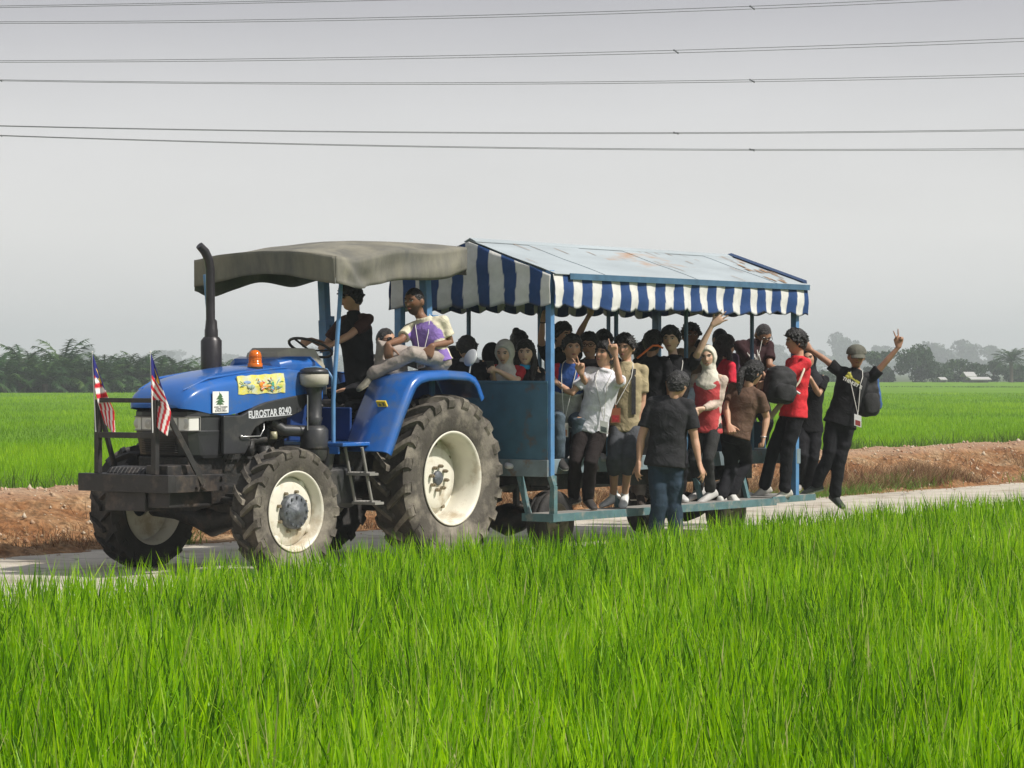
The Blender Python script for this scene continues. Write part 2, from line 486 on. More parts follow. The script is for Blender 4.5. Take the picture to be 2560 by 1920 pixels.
# far paddy beyond the bank, plants getting sparser to the eye with distance
M_RICEF = leaf_mat("far_rice_leaf", ((0.0, (0.07, 0.16, 0.002)), (0.5, (0.185, 0.35, 0.003)), (1.0, (0.30, 0.46, 0.010))), trans=0.45, rough=0.6, spec=0.15, tw=1.6)
out = []; wd = []
d = 26.0
while d < 215:
    step = 0.06 + (d - 26) * 0.0028
    hw = 0.183 * d * 1.42 + 2.0
    nx = int(2 * hw / (0.03 + d * 0.0005) )
    x = rng.uniform(-hw, hw, nx); y = d + rng.uniform(-step, step, nx)
    s = SA * x - CA * y
    k = s < -23.7
    out.append(np.stack([x[k], y[k]], 1)); wd.append(np.full(k.sum(), d)); d += step
Q = np.concatenate(out); D = np.concatenate(wd); n = len(Q)
nz = np.array([noise.noise((x * 0.25, y * 0.06, 3)) for x, y in Q])
P = np.stack([Q[:, 0], Q[:, 1], np.full(n, -0.32)], 1)
Hh = (0.47 + 0.09 * nz) * rng.uniform(0.7, 1.12, n)
wid = 0.012 + D * 0.00042
rn = np.clip(0.5 + 0.55 * nz + rng.normal(0, 0.16, n), 0, 1)
o = blades("rice_plants", P, Hh, wid, np.abs(rng.normal(0.12, 0.1, n)), np.abs(rng.normal(0.1, 0.12, n)), M_RICEF, 3, None, rn)
tag(o, "bright green rice plants of the wide paddy beyond the earth bank", "rice plants", kind="stuff")
# canopy of the rice too far off to tell plants apart
M_CANOPY = mat("rice_canopy", (0.115, 0.235, 0.006), 0.9, var=0.18, vscale=0.35, bump=1.0, bscale=5, stretch=(1, 0.25, 1), spec=0.1)
cn = MB()
cn.add([(-56.7, -33, -0.03), (84.4, 161, -0.02), (170, 300, 0.06), (170, 420, 0.08), (30, 410, 0.08), (-5, 330, 0.08), (-30, 216, 0.07), (-160, 214, 0.07), (-160, 60, 0.0)], [(0, 1, 2, 3, 4, 5, 6, 7, 8)])
tag(cn.build("paddy_field", M_CANOPY, fix=False), kind="structure")

# dry and green grass along the bank
M_DRY = leaf_mat("dry_grass", ((0.0, (0.09, 0.045, 0.025)), (0.5, (0.22, 0.12, 0.06)), (1.0, (0.46, 0.33, 0.18))), trans=0.25, rough=0.8)
M_WEED = leaf_mat("weed", ((0.0, (0.05, 0.11, 0.015)), (1.0, (0.16, 0.27, 0.04))), trans=0.35, rough=0.6)
def on_bank(A, S, lift=0.0): return np.array([(*road(a, s), bank_z(a, s) + lift) for a, s in zip(A, S)])
n = 64000
A = np.where(rng.random(64000) < .5, rng.uniform(-4, 55, 64000), rng.uniform(26, 55, 64000)); S = -20.15 - np.abs(rng.normal(0, 0.42, n)); S = np.clip(S, -22.3, -20.0)
keep = np.array([noise.noise((a * 0.6, s * 1.0, 11)) for a, s in zip(A, S)]) + 0.22 - (-20.1 - S) * 0.16 > 0
A, S = A[keep], S[keep]; n = len(A)
tall = 0.6 + 0.7 * np.clip((A - 20) / 20, 0, 1)
o = blades("dry_grass", on_bank(A, S, -0.01), rng.uniform(0.06, 0.24, n) * tall, rng.uniform(0.005, 0.011, n), np.abs(rng.normal(0.35, 0.3, n)), np.abs(rng.normal(0.25, 0.3, n)), M_DRY, 3)
tag(o, "withered brown grass along the foot of the earth bank", "dry grass", kind="stuff")
n = 30000
A = rng.uniform(-6, 70, n); S = rng.normal(-23.75, 0.28, n); S = np.clip(S, -24.6, -23.35)
o = blades("bank_weeds", on_bank(A, S, -0.02), rng.uniform(0.12, 0.38, n), rng.uniform(0.008, 0.016, n), np.abs(rng.normal(0.25, 0.2, n)), np.abs(rng.normal(0.2, 0.2, n)), M_WEED, 3, None, rng.random(n))
tag(o, "olive green weeds between the dirt crest and the far paddy", "weeds", kind="stuff")
A, S = [], []
for ca, cs, k, sp_ in ((37.6, -20.35, 500, 0.35), (38.3, -20.2, 300, 0.6), (34.2, -20.0, 420, 0.8), (24.2, -20.1, 90, 0.12), (21.7, -19.9, 60, 0.1), (47, -20.2, 500, 0.8), (36, -20.05, 300, 0.7), (42.5, -20.1, 200, 0.5)):
    A += list(rng.normal(ca, sp_, k)); S += list(rng.normal(cs, 0.10, k))
A, S = np.array(A), np.clip(np.array(S), -21, -19.95); n = len(A)
Pz = np.array([(*road(a, s), max(bank_z(a, s), 0.0)) for a, s in zip(A, S)])
o = blades("grass_tufts", Pz, rng.uniform(0.05, 0.24, n), rng.uniform(0.007, 0.013, n), np.abs(rng.normal(0.3, 0.2, n)), np.abs(rng.normal(0.3, 0.3, n)), M_WEED, 4, None, rng.uniform(0.4, 1, n))
tag(o, "small fresh green grass tufts at the far edge of the road", "grass", kind="stuff")

n = 2600
A = rng.uniform(-8, 55, n); S = np.where(rng.random(n) < .6, rng.normal(-19.95, .16, n), rng.normal(-15.45, .14, n)); S = np.clip(S, -20.3, -15.2)
P = np.array([(*road(a, s), 0.008) for a, s in zip(A, S)])
tag(rock_cloud("gravel", P, np.clip(rng.lognormal(-5.0, 0.5, n), 0.004, 0.03), M_STONE), "loose gravel along both edges of the road", "gravel", kind="stuff")
# litter
def crumple(name, c, size, m, label, cat, seed, squash=0.7):
    bm = bmesh.new(); bmesh.ops.create_icosphere(bm, subdivisions=3, radius=1)
    for v in bm.verts:
        k = 1 + 0.45 * noise.noise(v.co * 2.2 + Vector((seed, 0, 0))) + 0.2 * noise.noise(v.co * 6 + Vector((seed, 3, 0)))
        v.co = Vector((v.co.x * size[0], v.co.y * size[1], v.co.z * size[2])) * k
    me = bpy.data.meshes.new(name); bm.to_mesh(me); bm.free(); me.materials.append(m)
    o = bpy.data.objects.new(name, me); COL.objects.link(o); o.location = c
    tag(o, label, cat); return o
M_YEL = mat("yellow_wrapper", (0.75, 0.40, 0.04), 0.5, var=0.2, vscale=20)
M_BAG = mat("plastic_bag", (0.62, 0.62, 0.60), 0.35, var=0.15, vscale=20)
p = road(35.6, -20.35); crumple("food_wrapper", (p[0] - .35, p[1] - .2, 0.10), (0.13, 0.08, 0.06), M_YEL, "crumpled yellow wrapper lying at the foot of the bank", "litter", 1)
p = road(39.3, -20.45); crumple("plastic_bag", (p[0] - .3, p[1], 0.13), (0.09, 0.09, 0.13), M_BAG, "crumpled pale plastic bag in the dry grass right of the yellow wrapper", "litter", 5)
p = road(18.9, -20.6); crumple("plastic_bag", (p[0] - .28, p[1], 0.24), (0.10, 0.08, 0.08), M_BAG, "pale plastic bag lying left of the tractor's front wheels", "litter", 9)

# ------------------------------------------------------------------ far vegetation
def leafcloud(name, blobs, n, size, m, parent=None, shell=0.5, flat=1.0):
    """many small leaf clumps through the volume of a crown"""
    wts = np.array([b[3] * b[4] * b[5] for b in blobs]) ** 0.75; wts /= wts.sum()
    ch = rng.choice(len(blobs), n, p=wts); Bk = np.array(blobs, float)[ch]
    u = rng.normal(size=(n, 3)); u /= np.linalg.norm(u, axis=1)[:, None]
    rad = rng.random(n) ** shell
    C = Bk[:, :3] + u * Bk[:, 3:6] * rad[:, None]
    ax = rng.normal(size=(n, 3)); ax[:, 2] *= flat; ax /= np.linalg.norm(ax, axis=1)[:, None]
    bx = np.cross(ax, rng.normal(size=(n, 3))); bx /= np.linalg.norm(bx, axis=1)[:, None]
    s = size * rng.uniform(0.5, 1.3, n)
    V = np.stack([C - ax * s[:, None], C + bx * s[:, None] * 0.5, C + ax * s[:, None], C - bx * s[:, None] * 0.5], 1).reshape(-1, 3)
    tone = np.array([rng.random() for _ in blobs])[ch] * 0.5 + rng.random(n) * 0.5
    F = np.arange(4 * n); st = np.arange(0, 4 * n, 4)
    return np_mesh(name, V, F, st, None, m, attr=np.repeat(tone, 4), parent=parent)
M_LEAF = leaf_mat("tree_leaf", ((0.0, (0.008, 0.034, 0.008)), (0.6, (0.024, 0.068, 0.014)), (1.0, (0.060, 0.115, 0.025))), trans=0.2, rough=0.6)
M_FROND = leaf_mat("palm_frond", ((0.0, (0.006, 0.032, 0.006)), (0.6, (0.022, 0.072, 0.010)), (1.0, (0.085, 0.15, 0.025))), trans=0.2, rough=0.5)
M_BARK = mat("bark", (0.10, 0.08, 0.06), 0.95, var=0.3, bump=0.5)

def make_tree(name, label, cat, h, w, seed, n=1600, leaf=0.4, group=None, trunk=0.35):
    random.seed(seed)
    t = empty(name, label, cat, group=group)
    k = MB()
    k.tube([(0, 0, 0), (0.1, 0, h * 0.3), (-0.1, 0.1, h * 0.62)], [0.028 * h, 0.02 * h, 0.01 * h], 7)
    blobs = []
    for i in range(9):
        an = random.uniform(0, 6.28); rr = random.uniform(0.1, 0.5) * w
        z = h * random.uniform(trunk + 0.05, 0.86)
        q = (1 - abs(z / h - 0.6)) 
        c = (rr * math.cos(an) * q, rr * math.sin(an) * q, z)
        k.tube([(0, 0, h * 0.28), (c[0] * 0.5, c[1] * 0.5, (h * 0.35 + z) / 2), c], [0.011 * h, 0.008 * h, 0.003 * h], 5)
        s = random.uniform(0.16, 0.27) * w
        blobs.append((*c, s, s, s * random.uniform(0.6, 0.9)))
    blobs.append((0, 0, h * 0.82, w * 0.2, w * 0.2, h * 0.15))
    k.build("trunk", M_BARK, t)
    leafcloud("crown", blobs, n, leaf, M_LEAF, t)
    return t
def make_palm(name, label, cat, trunk_h, L0, seed, group=None, fronds=26):
    random.seed(seed)
    t = empty(name, label, cat, group=group)
    k = MB(); k.tube([(0, 0, 0), (0.03, 0, trunk_h * 0.5), (0, 0.02, trunk_h)], [0.26, 0.22, 0.28], 8)
    k.build("trunk", M_BARK, t)
    V, F, T = [], [], []
    for i in range(fronds):
        an = i * 2.399 + random.uniform(-0.2, 0.2)
        el = math.radians(84 - 84 * (i / fronds) ** 1.05 + random.uniform(-7, 7))
        L_ = L0 * random.uniform(0.85, 1.12)
        tone = random.random() * 0.6
        p = Vector((0, 0, trunk_h)); e = el
        side = Vector((-math.sin(an), math.cos(an), 0))
        seg = 16
        pts = []
        for j in range(seg + 1):
            pts.append(p.copy())
            dr = Vector((math.cos(an) * math.cos(e), math.sin(an) * math.cos(e), math.sin(e)))
            p = p + dr * (L_ / seg); e -= math.radians(2.6 + 5.0 * j / seg)
        for j in range(seg):
            b = len(V); w_ = 0.045
            V += [pts[j] - side * w_, pts[j] + side * w_, pts[j + 1] + side * w_, pts[j + 1] - side * w_]; F.append((b, b + 1, b + 2, b + 3)); T += [tone + .3] * 4
            if j < 2: continue
            tt = j / seg
            ll = L0 * 0.26 * (math.sin(math.pi * min(1, tt * 0.85 + 0.12)) ** 0.6)
            fw = (pts[j + 1] - pts[j]).normalized()
            for q in range(2):
                base = pts[j].lerp(pts[j + 1], q * 0.5)
                for sg in (-1, 1):
                    dirv = (side * sg * 0.85 + fw * 0.55 + Vector((0, 0, random.uniform(-0.5, 0.25)))).normalized()
                    tip = base + dirv * ll * random.uniform(0.8, 1.1); tip.z -= ll * 0.22
                    b = len(V); V += [base - fw * 0.05, base + fw * 0.05, tip]; F.append((b, b + 1, b + 2))
                    tn = min(1, tone + random.random() * 0.4); T += [tn] * 3
    flat = np.array([i for f in F for i in f]); tot = np.array([len(f) for f in F]); st = np.concatenate([[0], np.cumsum(tot)[:-1]])
    np_mesh("crown", np.array([tuple(v) for v in V]), flat, st, tot, M_FROND, attr=np.array(T), parent=t)
    return t
ORD = "first second third fourth fifth sixth seventh eighth ninth tenth eleventh twelfth thirteenth fourteenth fifteenth sixteenth seventeenth eighteenth nineteenth twentieth".split()
# the oil palm row on the left; (photo x, height of the crown top in m)
palm_src = [make_palm("oil_palm", "x", "palm", 1.1, 3.0, 11 + i, "oil palms along the far edge of the paddy") for i in range(4)]
row = [(-60, 5.2), (10, 4.9), (56, 5.1), (112, 4.7), (158, 5.3), (208, 4.4), (262, 4.6), (316, 5.1), (356, 4.5), (400, 4.4), (440, 4.2), (478, 4.0), (516, 3.7), (560, 3.6), (610, 3.3), (668, 3.1)]
free = list(palm_src)
for i, (px, hh) in enumerate(row):
    d = 214 + (i * 37 % 11) * 0.7 + i * 1.2
    o = free.pop(0) if free else copy_tree(palm_src[i % 4])
    o.location = ((px - 1280) / 7000 * d, d, -0.3); o.rotation_euler.z = i * 1.7
    sc = hh / 4.5 * random.uniform(0.86, 1.1); o.scale = (sc * .95, sc * .95, sc)
    o["label"] = "%s oil palm from the left in the dark green row beyond the paddy" % ORD[i]
# second rank behind: mostly hidden, fills the gaps
for i in range(15):
    px = -20 + i * 47 + (i * 29 % 17); d = 226 + (i * 13 % 7)
    o = copy_tree(palm_src[(i + 2) % 4]); o.location = ((px - 1280) / 7000 * d, d, -0.3); o.rotation_euler.z = i * 2.3
    sc = (4.6 - 0.07 * i) / 4.1; o.scale = (sc, sc, sc * 0.95)
    o["label"] = "oil palm of the second rank, mostly hidden behind the front row"; o["group"] = "oil palms of the second rank"
ug = leafcloud("undergrowth", [(-46 + 1.7 * i, 223 + (i % 3), 0.1, 2.2, 2.0, 1.1) for i in range(17)], 9000, 0.22, M_LEAF)
tag(ug, "dark undergrowth filling the foot of the oil palm row", "undergrowth", kind="stuff")

# trees at the right
t = make_tree("bushy_tree", "broad dark bushy tree, the nearest and tallest clump right of the capped man's raised hand", "tree", 5.1, 7.8, 5, 6500, 0.24, trunk=0.02)
t.location = ((2305 - 1280) / 7000 * 400, 400, -0.2)
t = make_tree("bushy_tree", "rounded dark tree leaning against the left flank of the broad bushy tree", "tree", 4.9, 6.4, 8, 4200, 0.26, trunk=0.02)
t.location = ((2215 - 1280) / 7000 * 402, 402, -0.2)
t = make_palm("oil_palm", "tall single palm at the right edge of the photo beyond the sheds", "palm", 3.2, 3.2, 31)
t.location = ((2528 - 1280) / 7000 * 395, 395, -0.2); t.scale = (1.1, 1.1, 0.98)
lows = [(2395, 3.6, 5.0), (2440, 3.1, 4.6), (2482, 3.5, 4.6), (2545, 3.0, 4.4), (2130, 2.2, 5.0), (2068, 1.9, 4.6), (2170, 2.6, 4.0), (2595, 3.8, 5)]
txt = ["low dark tree directly left of the white roofed sheds", "low tree standing behind the white roofed sheds", "low tree between the white roofed sheds and the tall palm", "low bush at the foot of the tall palm",
       "grey-green bush right behind the capped man's shoulder", "hazy low bush between the black headscarf and the capped man", "small tree left of the two bushy trees", "low tree at the very right end of the tree line"]
for i, (px, h_, w_) in enumerate(lows):
    t = make_tree("small_tree", txt[i], "tree", h_, w_, 50 + i, 2200, 0.22, trunk=0.02, group="low trees at the right field edge")
    d = 404 + 5 * (i % 3); t.location = ((px - 1280) / 7000 * d, d, -0.2)
# two white-roofed sheds
M_TIN = mat("white_tin", (0.42, 0.42, 0.41), 0.5, var=0.08)
M_WALLD = mat("shed_boards", (0.13, 0.12, 0.11), 0.9, var=0.3)
def shed(px, d, w, dep, hw, hr, label, lean=False):
    t = empty("shed", label, "shed", ((px - 1280) / 7000 * d, d, -0.3), 0.2)
    k = MB(); k.box(-w / 2, w / 2, -dep / 2, dep / 2, 0, hw); k.build("wall", M_WALLD, t)
    k = MB(); e = 0.35
    k.prism([(-dep / 2 - e, hw - 0.05), (0, hr), (dep / 2 + e, hw - 0.05), (dep / 2 + e, hw + 0.06), (0, hr + 0.12), (-dep / 2 - e, hw + 0.06)], -w / 2 - e, w / 2 + e, axis='x'); k.build("roof", M_TIN, t)
    k = MB(); k.box(-0.4, 0.4, -dep / 2 - 0.06, -dep / 2 - 0.003, 0.05, hw * 0.75); k.build("door", M_BARK, t)
shed(2421, 396, 0.9, 2.0, 1.2, 1.75, "taller shed with a steep white roof among the trees at the right")
shed(2446, 390, 2.3, 1.6, 0.8, 1.05, "long low shed with a flat white roof in front of the taller one")
shed(2354, 396, 0.35, 1.2, 0.75, 1.0, "small white roofed hut left of the other two sheds")
# misty tree line on the horizon, tree by tree
far_src = [make_tree("distant_tree", "x", "tree", 10, 9 + i, 80 + i, 2600, 0.55, "hazy trees on the horizon", 0.12) for i in range(5)]
free = list(far_src)
spots = []
rr = random.Random(5)
for i in range(74):
    px = -260 + i * 42 + rr.uniform(-14, 14); d = rr.uniform(1500, 2300)
    top = 905 if px < 1000 else (902 if px < 1900 else 892)
    top += rr.uniform(-16, 10)
    if i % 7 == 3: top -= 16
    spots.append((px, d, EYE + (925 - top) / 7000 * d + 0.3, rr.uniform(0.8, 1.25)))
spots += [(2110, 1560, 19.5, 0.5), (2188, 1540, 14.5, 0.55), (214, 1700, 16.5, 0.5), (405, 1700, 13, 0.6), (2340, 1400, 14.6, 0.8), (2432, 1390, 14.5, 0.7), (2476, 1420, 13.6, 0.6), (1585, 1600, 18, 0.6)]
for i, (px, d, hh, ws) in enumerate(spots):
    o = free.pop(0) if free else copy_tree(far_src[i % 5])
    o.location = ((px - 1280) / 7000 * d, d, -0.3); o.rotation_euler.z = i * 1.3
    o.scale = (hh / 9 * ws * 1.5, hh / 9 * ws * 1.5, hh / 9)
    o["label"] = "hazy grey-blue tree in the faint row on the horizon"; o["group"] = "hazy trees on the horizon"
# far-off wood behind them, one mass
w_ = leafcloud("distant_wood", [(-520 + 8.5 * i, 1380 + (i * 7 % 13) * 8, 1.2, 11, 6, 5.2 + (i * 5 % 7) * 0.7 + (2.2 if i > 98 else 0)) for i in range(128)], 52000, 0.95, M_LEAF)
tag(w_, "faint blue-grey wood closing the horizon", "wood", kind="stuff")
lv = blades("levee_grass", np.stack([rng.uniform(30, 110, 6000) , 288 + rng.normal(0, 0.4, 6000), np.full(6000, -0.1)], 1), rng.uniform(0.15, 0.32, 6000), np.full(6000, 0.10), np.full(6000, 0.2), np.full(6000, 0.2), M_LEAF, 3)
tag(lv, "dark grass on the low ridge crossing the far paddy", "grass", kind="stuff")

# ------------------------------------------------------------------ power lines
M_WIRE = mat("weathered_aluminium", (0.10, 0.10, 0.11), 0.6, 0.3, var=0.05)
def cable(label, pts, sep, spacers, d0=200.0):
    """twin conductors on a shallow arc through photo points, sep = px gap at (left,right)"""
    t = empty("power_line", label, "power line", (0, 0, 0), group="twin power lines crossing the sky")
    xs = [p[0] for p in pts]; ys = [p[1] for p in pts]
    co = np.polyfit(xs, ys, 2)
    f = lambda x: float(np.polyval(co, x))
    for q in (0, 1):
        k = MB(); P_ = []
        for x in range(-900, 3601, 60):
            gap = sep[0] + (sep[1] - sep[0]) * x / 2560
            dd = d0 + (0.45 if q else 0)
            P_.append(at(x, f(x) + (gap / 2 if q == 0 else -gap / 2), dd))
        k.tube(P_, 0.023, 6, smooth=True); k.build("wire", M_WIRE, t)
    for sx in spacers:
        gap = sep[0] + (sep[1] - sep[0]) * sx / 2560
        k = MB(); a_, b_ = at(sx + 5, f(sx) + gap / 2, d0), at(sx - 5, f(sx) - gap / 2, d0 + 0.45)
        k.tube([a_, b_], 0.045, 6); k.ball(a_, 0.075, 8); k.ball(b_, 0.075, 8); k.build("spacer", M_WIRE, t)
cable("uppermost twin power line, leaving the photo at the top middle", [(0, 17.5), (500, 9), (950, -1)], (4, 6), [])
cable("second twin power line from the top", [(0, 57), (1000, 46), (1880, 20), (2280, 2)], (4, 8), [1880])
cable("third twin power line from the top", [(0, 154), (1000, 145), (1690, 129), (2560, 100)], (4, 8), [1690])
cable("fourth twin power line from the top", [(0, 201), (700, 209), (1500, 207), (1880, 202), (2560, 188)], (2.5, 6), [0, 1880])
cable("fifth twin power line from the top", [(0, 315), (1000, 331), (1690, 333), (2560, 325)], (1.5, 3), [1690])
cable("lowest twin power line", [(0, 339), (1000, 366), (1880, 374.5), (2560, 373)], (1.5, 3.5), [0, 1880])

# ------------------------------------------------------------------ haze
mh = bpy.data.materials.new("haze"); mh.use_nodes = True
mh.node_tree.nodes.clear()
ho = mh.node_tree.nodes.new("ShaderNodeOutputMaterial"); hv = mh.node_tree.nodes.new("ShaderNodeVolumePrincipled")
hv.inputs["Color"].default_value = (0.90, 0.98, 1.0, 1); hv.inputs["Density"].default_value = 0.00065; hv.inputs["Anisotropy"].default_value = 0.1
mh.node_tree.links.new(hv.outputs[0], ho.inputs["Volume"])
hz = MB(); hz.box(-1600, 1600, -60, 3200, -1.4, 45)
tag(hz.build("haze", mh), "pale morning haze over the fields", "haze", kind="stuff")
# ================================================================== THE TRACTOR
M_BLUE = mat("blue_paint", (0.014, 0.105, 0.38), 0.28, var=0.10, vscale=3, spec=0.5, coat=0.35, bump=0.02, bscale=60, col2=(0.07, 0.12, 0.24), stain=0.38, stain_scale=3.5)
M_LBLUE = mat("light_blue_paint", (0.085, 0.215, 0.42), 0.45, var=0.15, vscale=8, col2=(0.12, 0.22, 0.34), stain=0.3, stain_scale=9)
M_CHAR = mat("charcoal_plastic", (0.026, 0.027, 0.030), 0.42, var=0.2, vscale=5, col2=(0.07, 0.065, 0.06), stain=0.3, stain_scale=4)
M_BLK = mat("black_steel", (0.022, 0.021, 0.022), 0.5, var=0.3, vscale=9, col2=(0.07, 0.055, 0.045), stain=0.35, stain_scale=7, bump=0.1, bscale=50)
M_IRON = mat("greasy_iron", (0.018, 0.018, 0.018), 0.55, var=0.4, vscale=12, col2=(0.06, 0.045, 0.035), stain=0.4, stain_scale=9, bump=0.3)
M_MUF = mat("sooty_pipe", (0.03, 0.028, 0.032), 0.38, 0.3, var=0.2, vscale=9)
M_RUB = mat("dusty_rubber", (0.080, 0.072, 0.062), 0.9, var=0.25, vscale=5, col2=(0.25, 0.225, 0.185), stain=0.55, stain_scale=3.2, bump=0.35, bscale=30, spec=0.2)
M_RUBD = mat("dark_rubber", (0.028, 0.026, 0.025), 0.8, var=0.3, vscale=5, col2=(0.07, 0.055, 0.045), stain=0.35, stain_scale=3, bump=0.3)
M_RUBT = mat("tread_rubber", (0.040, 0.036, 0.032), 0.85, var=0.3, vscale=5, col2=(0.13, 0.11, 0.085), stain=0.4, stain_scale=4, bump=0.3)
M_RIM = mat("cream_rim", (0.66, 0.635, 0.55), 0.4, var=0.06, vscale=6, col2=(0.42, 0.35, 0.25), stain=0.35, stain_scale=4)
M_HUB = mat("grey_hub", (0.10, 0.11, 0.125), 0.5, 0.2, var=0.3, vscale=20, bump=0.3)
M_BOLT = mat("dirty_bolt", (0.22, 0.18, 0.12), 0.6, 0.3)
M_GREY = mat("grey_plastic", (0.22, 0.215, 0.20), 0.6, var=0.1)
M_SOIL2 = mat("pale_dusty_cover", (0.36, 0.34, 0.28), 0.6, var=0.12)
M_WHITE = mat("white_film", (0.75, 0.75, 0.74), 0.5, var=0.03)
M_YSTK = mat("yellow_sticker", (0.72, 0.52, 0.03), 0.5, var=0.1)
def glassy(name, col, rough=0.1, tr=0.0, metal=0.0):
    m, nt, N, L, B = _nt(name)
    B.inputs["Base Color"].default_value = (*col, 1); B.inputs["Roughness"].default_value = rough
    B.inputs["Transmission Weight"].default_value = tr; B.inputs["Metallic"].default_value = metal
    return m
M_AMBER = glassy("amber_lens", (0.75, 0.17, 0.01), 0.15, 0.25)
M_LAMP = glassy("lamp_glass", (0.74, 0.73, 0.70), 0.12, 0.0)
M_MIRR = glassy("mirror_chrome", (0.6, 0.62, 0.64), 0.12, 0, 0.9)
M_MBACK = mat('mirror_shell', (0.33, 0.35, 0.37), 0.35)
M_REFL = glassy('lamp_reflector', (0.55, 0.55, 0.53), 0.35, 0, 0.4)
M_CHROME = glassy("bare_metal", (0.45, 0.45, 0.45), 0.3, 0, 0.8)

tr_ = empty("tractor", "blue farm tractor with cream rims, black front bumper frame and grey canvas canopy", "tractor", TRACTOR_O, HEADING)

# --- hood
def hood_ring(x, w, zb, zs, zt, n=7):
    pts = [(x, w, zb), (x, w * 1.0, (zb + zs) / 2)]
    for i in range(n):
        t = i / (n - 1) * math.pi / 2
        e = 0.72
        pts.append((x, w * math.cos(t) ** e if i < n - 1 else 0.0, zs + (zt - zs) * math.sin(t) ** 0.9))
    return pts + [(x, -p[1], p[2]) for p in pts[-2::-1]]
HP = [(3.06, .27, 1.495, 1.505, 1.53), (3.045, .31, 1.49, 1.53, 1.575), (3.0, .345, 1.485, 1.565, 1.64), (2.93, .365, 1.48, 1.60, 1.70), (2.8, .378, 1.45, 1.63, 1.755), (2.6, .388, 1.42, 1.66, 1.795),
      (2.4, .395, 1.44, 1.685, 1.825), (2.2, .40, 1.50, 1.705, 1.85), (2.0, .405, 1.545, 1.72, 1.87), (1.75, .41, 1.58, 1.735, 1.885), (1.52, .415, 1.60, 1.745, 1.892), (1.46, .40, 1.61, 1.74, 1.875)]
k = MB()
k.loft([hood_ring(*h_) for h_ in HP], closed=False, cap=False)
k.add(hood_ring(*HP[0]), [tuple(range(17))][:1]); k.add(hood_ring(*HP[-1]), [tuple(range(17))])
hood = k.build("hood", M_BLUE, tr_, fix=False)
hood.data.flip_normals()
sd = hood.modifiers.new("s", 'SUBSURF'); sd.levels = 1; sd.render_levels = 1
# raised crease along each flank and centre rib
k = MB()
for sg in (1, -1):
    k.tube([(2.98, .27 * sg, 1.655), (2.7, .30 * sg, 1.755), (2.3, .31 * sg, 1.80), (1.8, .32 * sg, 1.845), (1.5, .325 * sg, 1.855)], [.004, .012, .014, .014, .008], 8)
k.build("hood_crease", M_BLUE, hood)
# exhaust
k = MB()
k.tube([(1.93, -.35, 1.45), (1.93, -.35, 1.76), (1.93, -.35, 1.79), (1.93, -.35, 2.10), (1.93, -.35, 2.135)], [.05, .05, .098, .098, .07], 20)
mf = k.build("muffler", M_MUF, tr_, bevel=0.006)
k = MB()
k.tube([(1.93, -.35, 2.13), (1.93, -.35, 2.20), (1.93, -.35, 2.21), (1.93, -.35, 2.28), (1.94, -.35, 2.30), (1.945, -.35, 2.76), (1.96, -.355, 2.85), (2.00, -.365, 2.92), (2.06, -.38, 2.975)], [.062, .062, .058, .052, .042, .042, .042, .042, .036], 16)
k.build("exhaust_pipe", M_MUF, mf)
# beacon
bc = MB(); bc.tube([(1.97, .22, 1.80), (1.97, .22, 1.86)], .072, 20); b_ = bc.build("beacon_base", M_BLK, tr_)
bc = MB(); bc.lathe([(.068, 1.86), (.068, 1.89), (.060, 1.895), (.058, 1.96), (.05, 1.99), (.03, 2.008), (0, 2.013)], 20, Matrix.Translation((1.97, .22, 0)))
for zz in (1.905, 1.925, 1.945, 1.96): bc.tube([(1.97 + .0605 * math.cos(q * .35), .22 + .0605 * math.sin(q * .35), zz) for q in range(18)], .003, 5, closed=True)
bc.build("beacon_lens", M_AMBER, b_)
# charcoal front mask with headlamps
def mask_ring(z, xf, w, xb=2.60):
    return [(xb, w * 1.05, z), (xb + .2, w * 1.04, z), (xf - .12, w, z), (xf - .04, w * .86, z), (xf, w * .55, z), (xf + .012, 0, z)] + [(xf, -w * .55, z), (xf - .04, -w * .86, z), (xf - .12, -w, z), (xb + .2, -w * 1.04, z), (xb, -w * 1.05, z)]
k = MB()
k.loft([mask_ring(z, xf, w) for z, xf, w in ((1.05, 2.93, .335), (1.08, 2.965, .345), (1.25, 3.0, .355), (1.29, 3.005, .36), (1.295, 2.985, .35), (1.415, 2.985, .35), (1.42, 3.012, .36), (1.46, 3.01, .358), (1.485, 2.99, .35))], closed=True, smooth=False)
mask = k.build("front_mask", M_CHAR, tr_, bevel=0.008)
k = MB()
for z in [1.10 + .02 * i for i in range(8)]: k.box(2.975, 3.012, -.20, .20, z, z + .008)
k.build("grille_slats", M_BLK, mask)
for sg in (1, -1):
    k = MB()
    k.prism([(2.975, 0), (3.008, 0), (3.008, .05)][:0] or [(2.96, 1.30), (3.0, 1.30), (3.004, 1.41), (2.96, 1.41)], .045 * sg, .21 * sg)
    k.loft([[(2.96, .225 * sg, z), (2.998, .225 * sg, z), (2.965, .325 * sg, z), (2.88, .362 * sg, z), (2.85, .33 * sg, z)] for z in (1.30, 1.41)], closed=True, smooth=False)
    hl = k.build("headlight", M_LAMP, tr_, bevel=0.006)
    for yy, xx in ((.13, 3.001), (.285, 2.978)):
        k = MB(); k.lathe([(.0, 0), (.035, .004), (.045, .0)], 16, Matrix.Translation((xx, yy * sg, 1.355)) @ Matrix.Rotation(math.pi / 2, 4, 'Y'))
        k.build("bulb_reflector", M_REFL, hl)
    k = MB()
    k.tube([(3.006, .035 * sg, 1.295), (3.004, .225 * sg, 1.295), (2.97, .33 * sg, 1.295), (2.87, .37 * sg, 1.295), (2.87, .37 * sg, 1.415), (2.97, .33 * sg, 1.415), (3.004, .225 * sg, 1.415), (3.006, .035 * sg, 1.415)], .005, 5, closed=True)
    k.build("headlight_trim", M_GREY, hl)
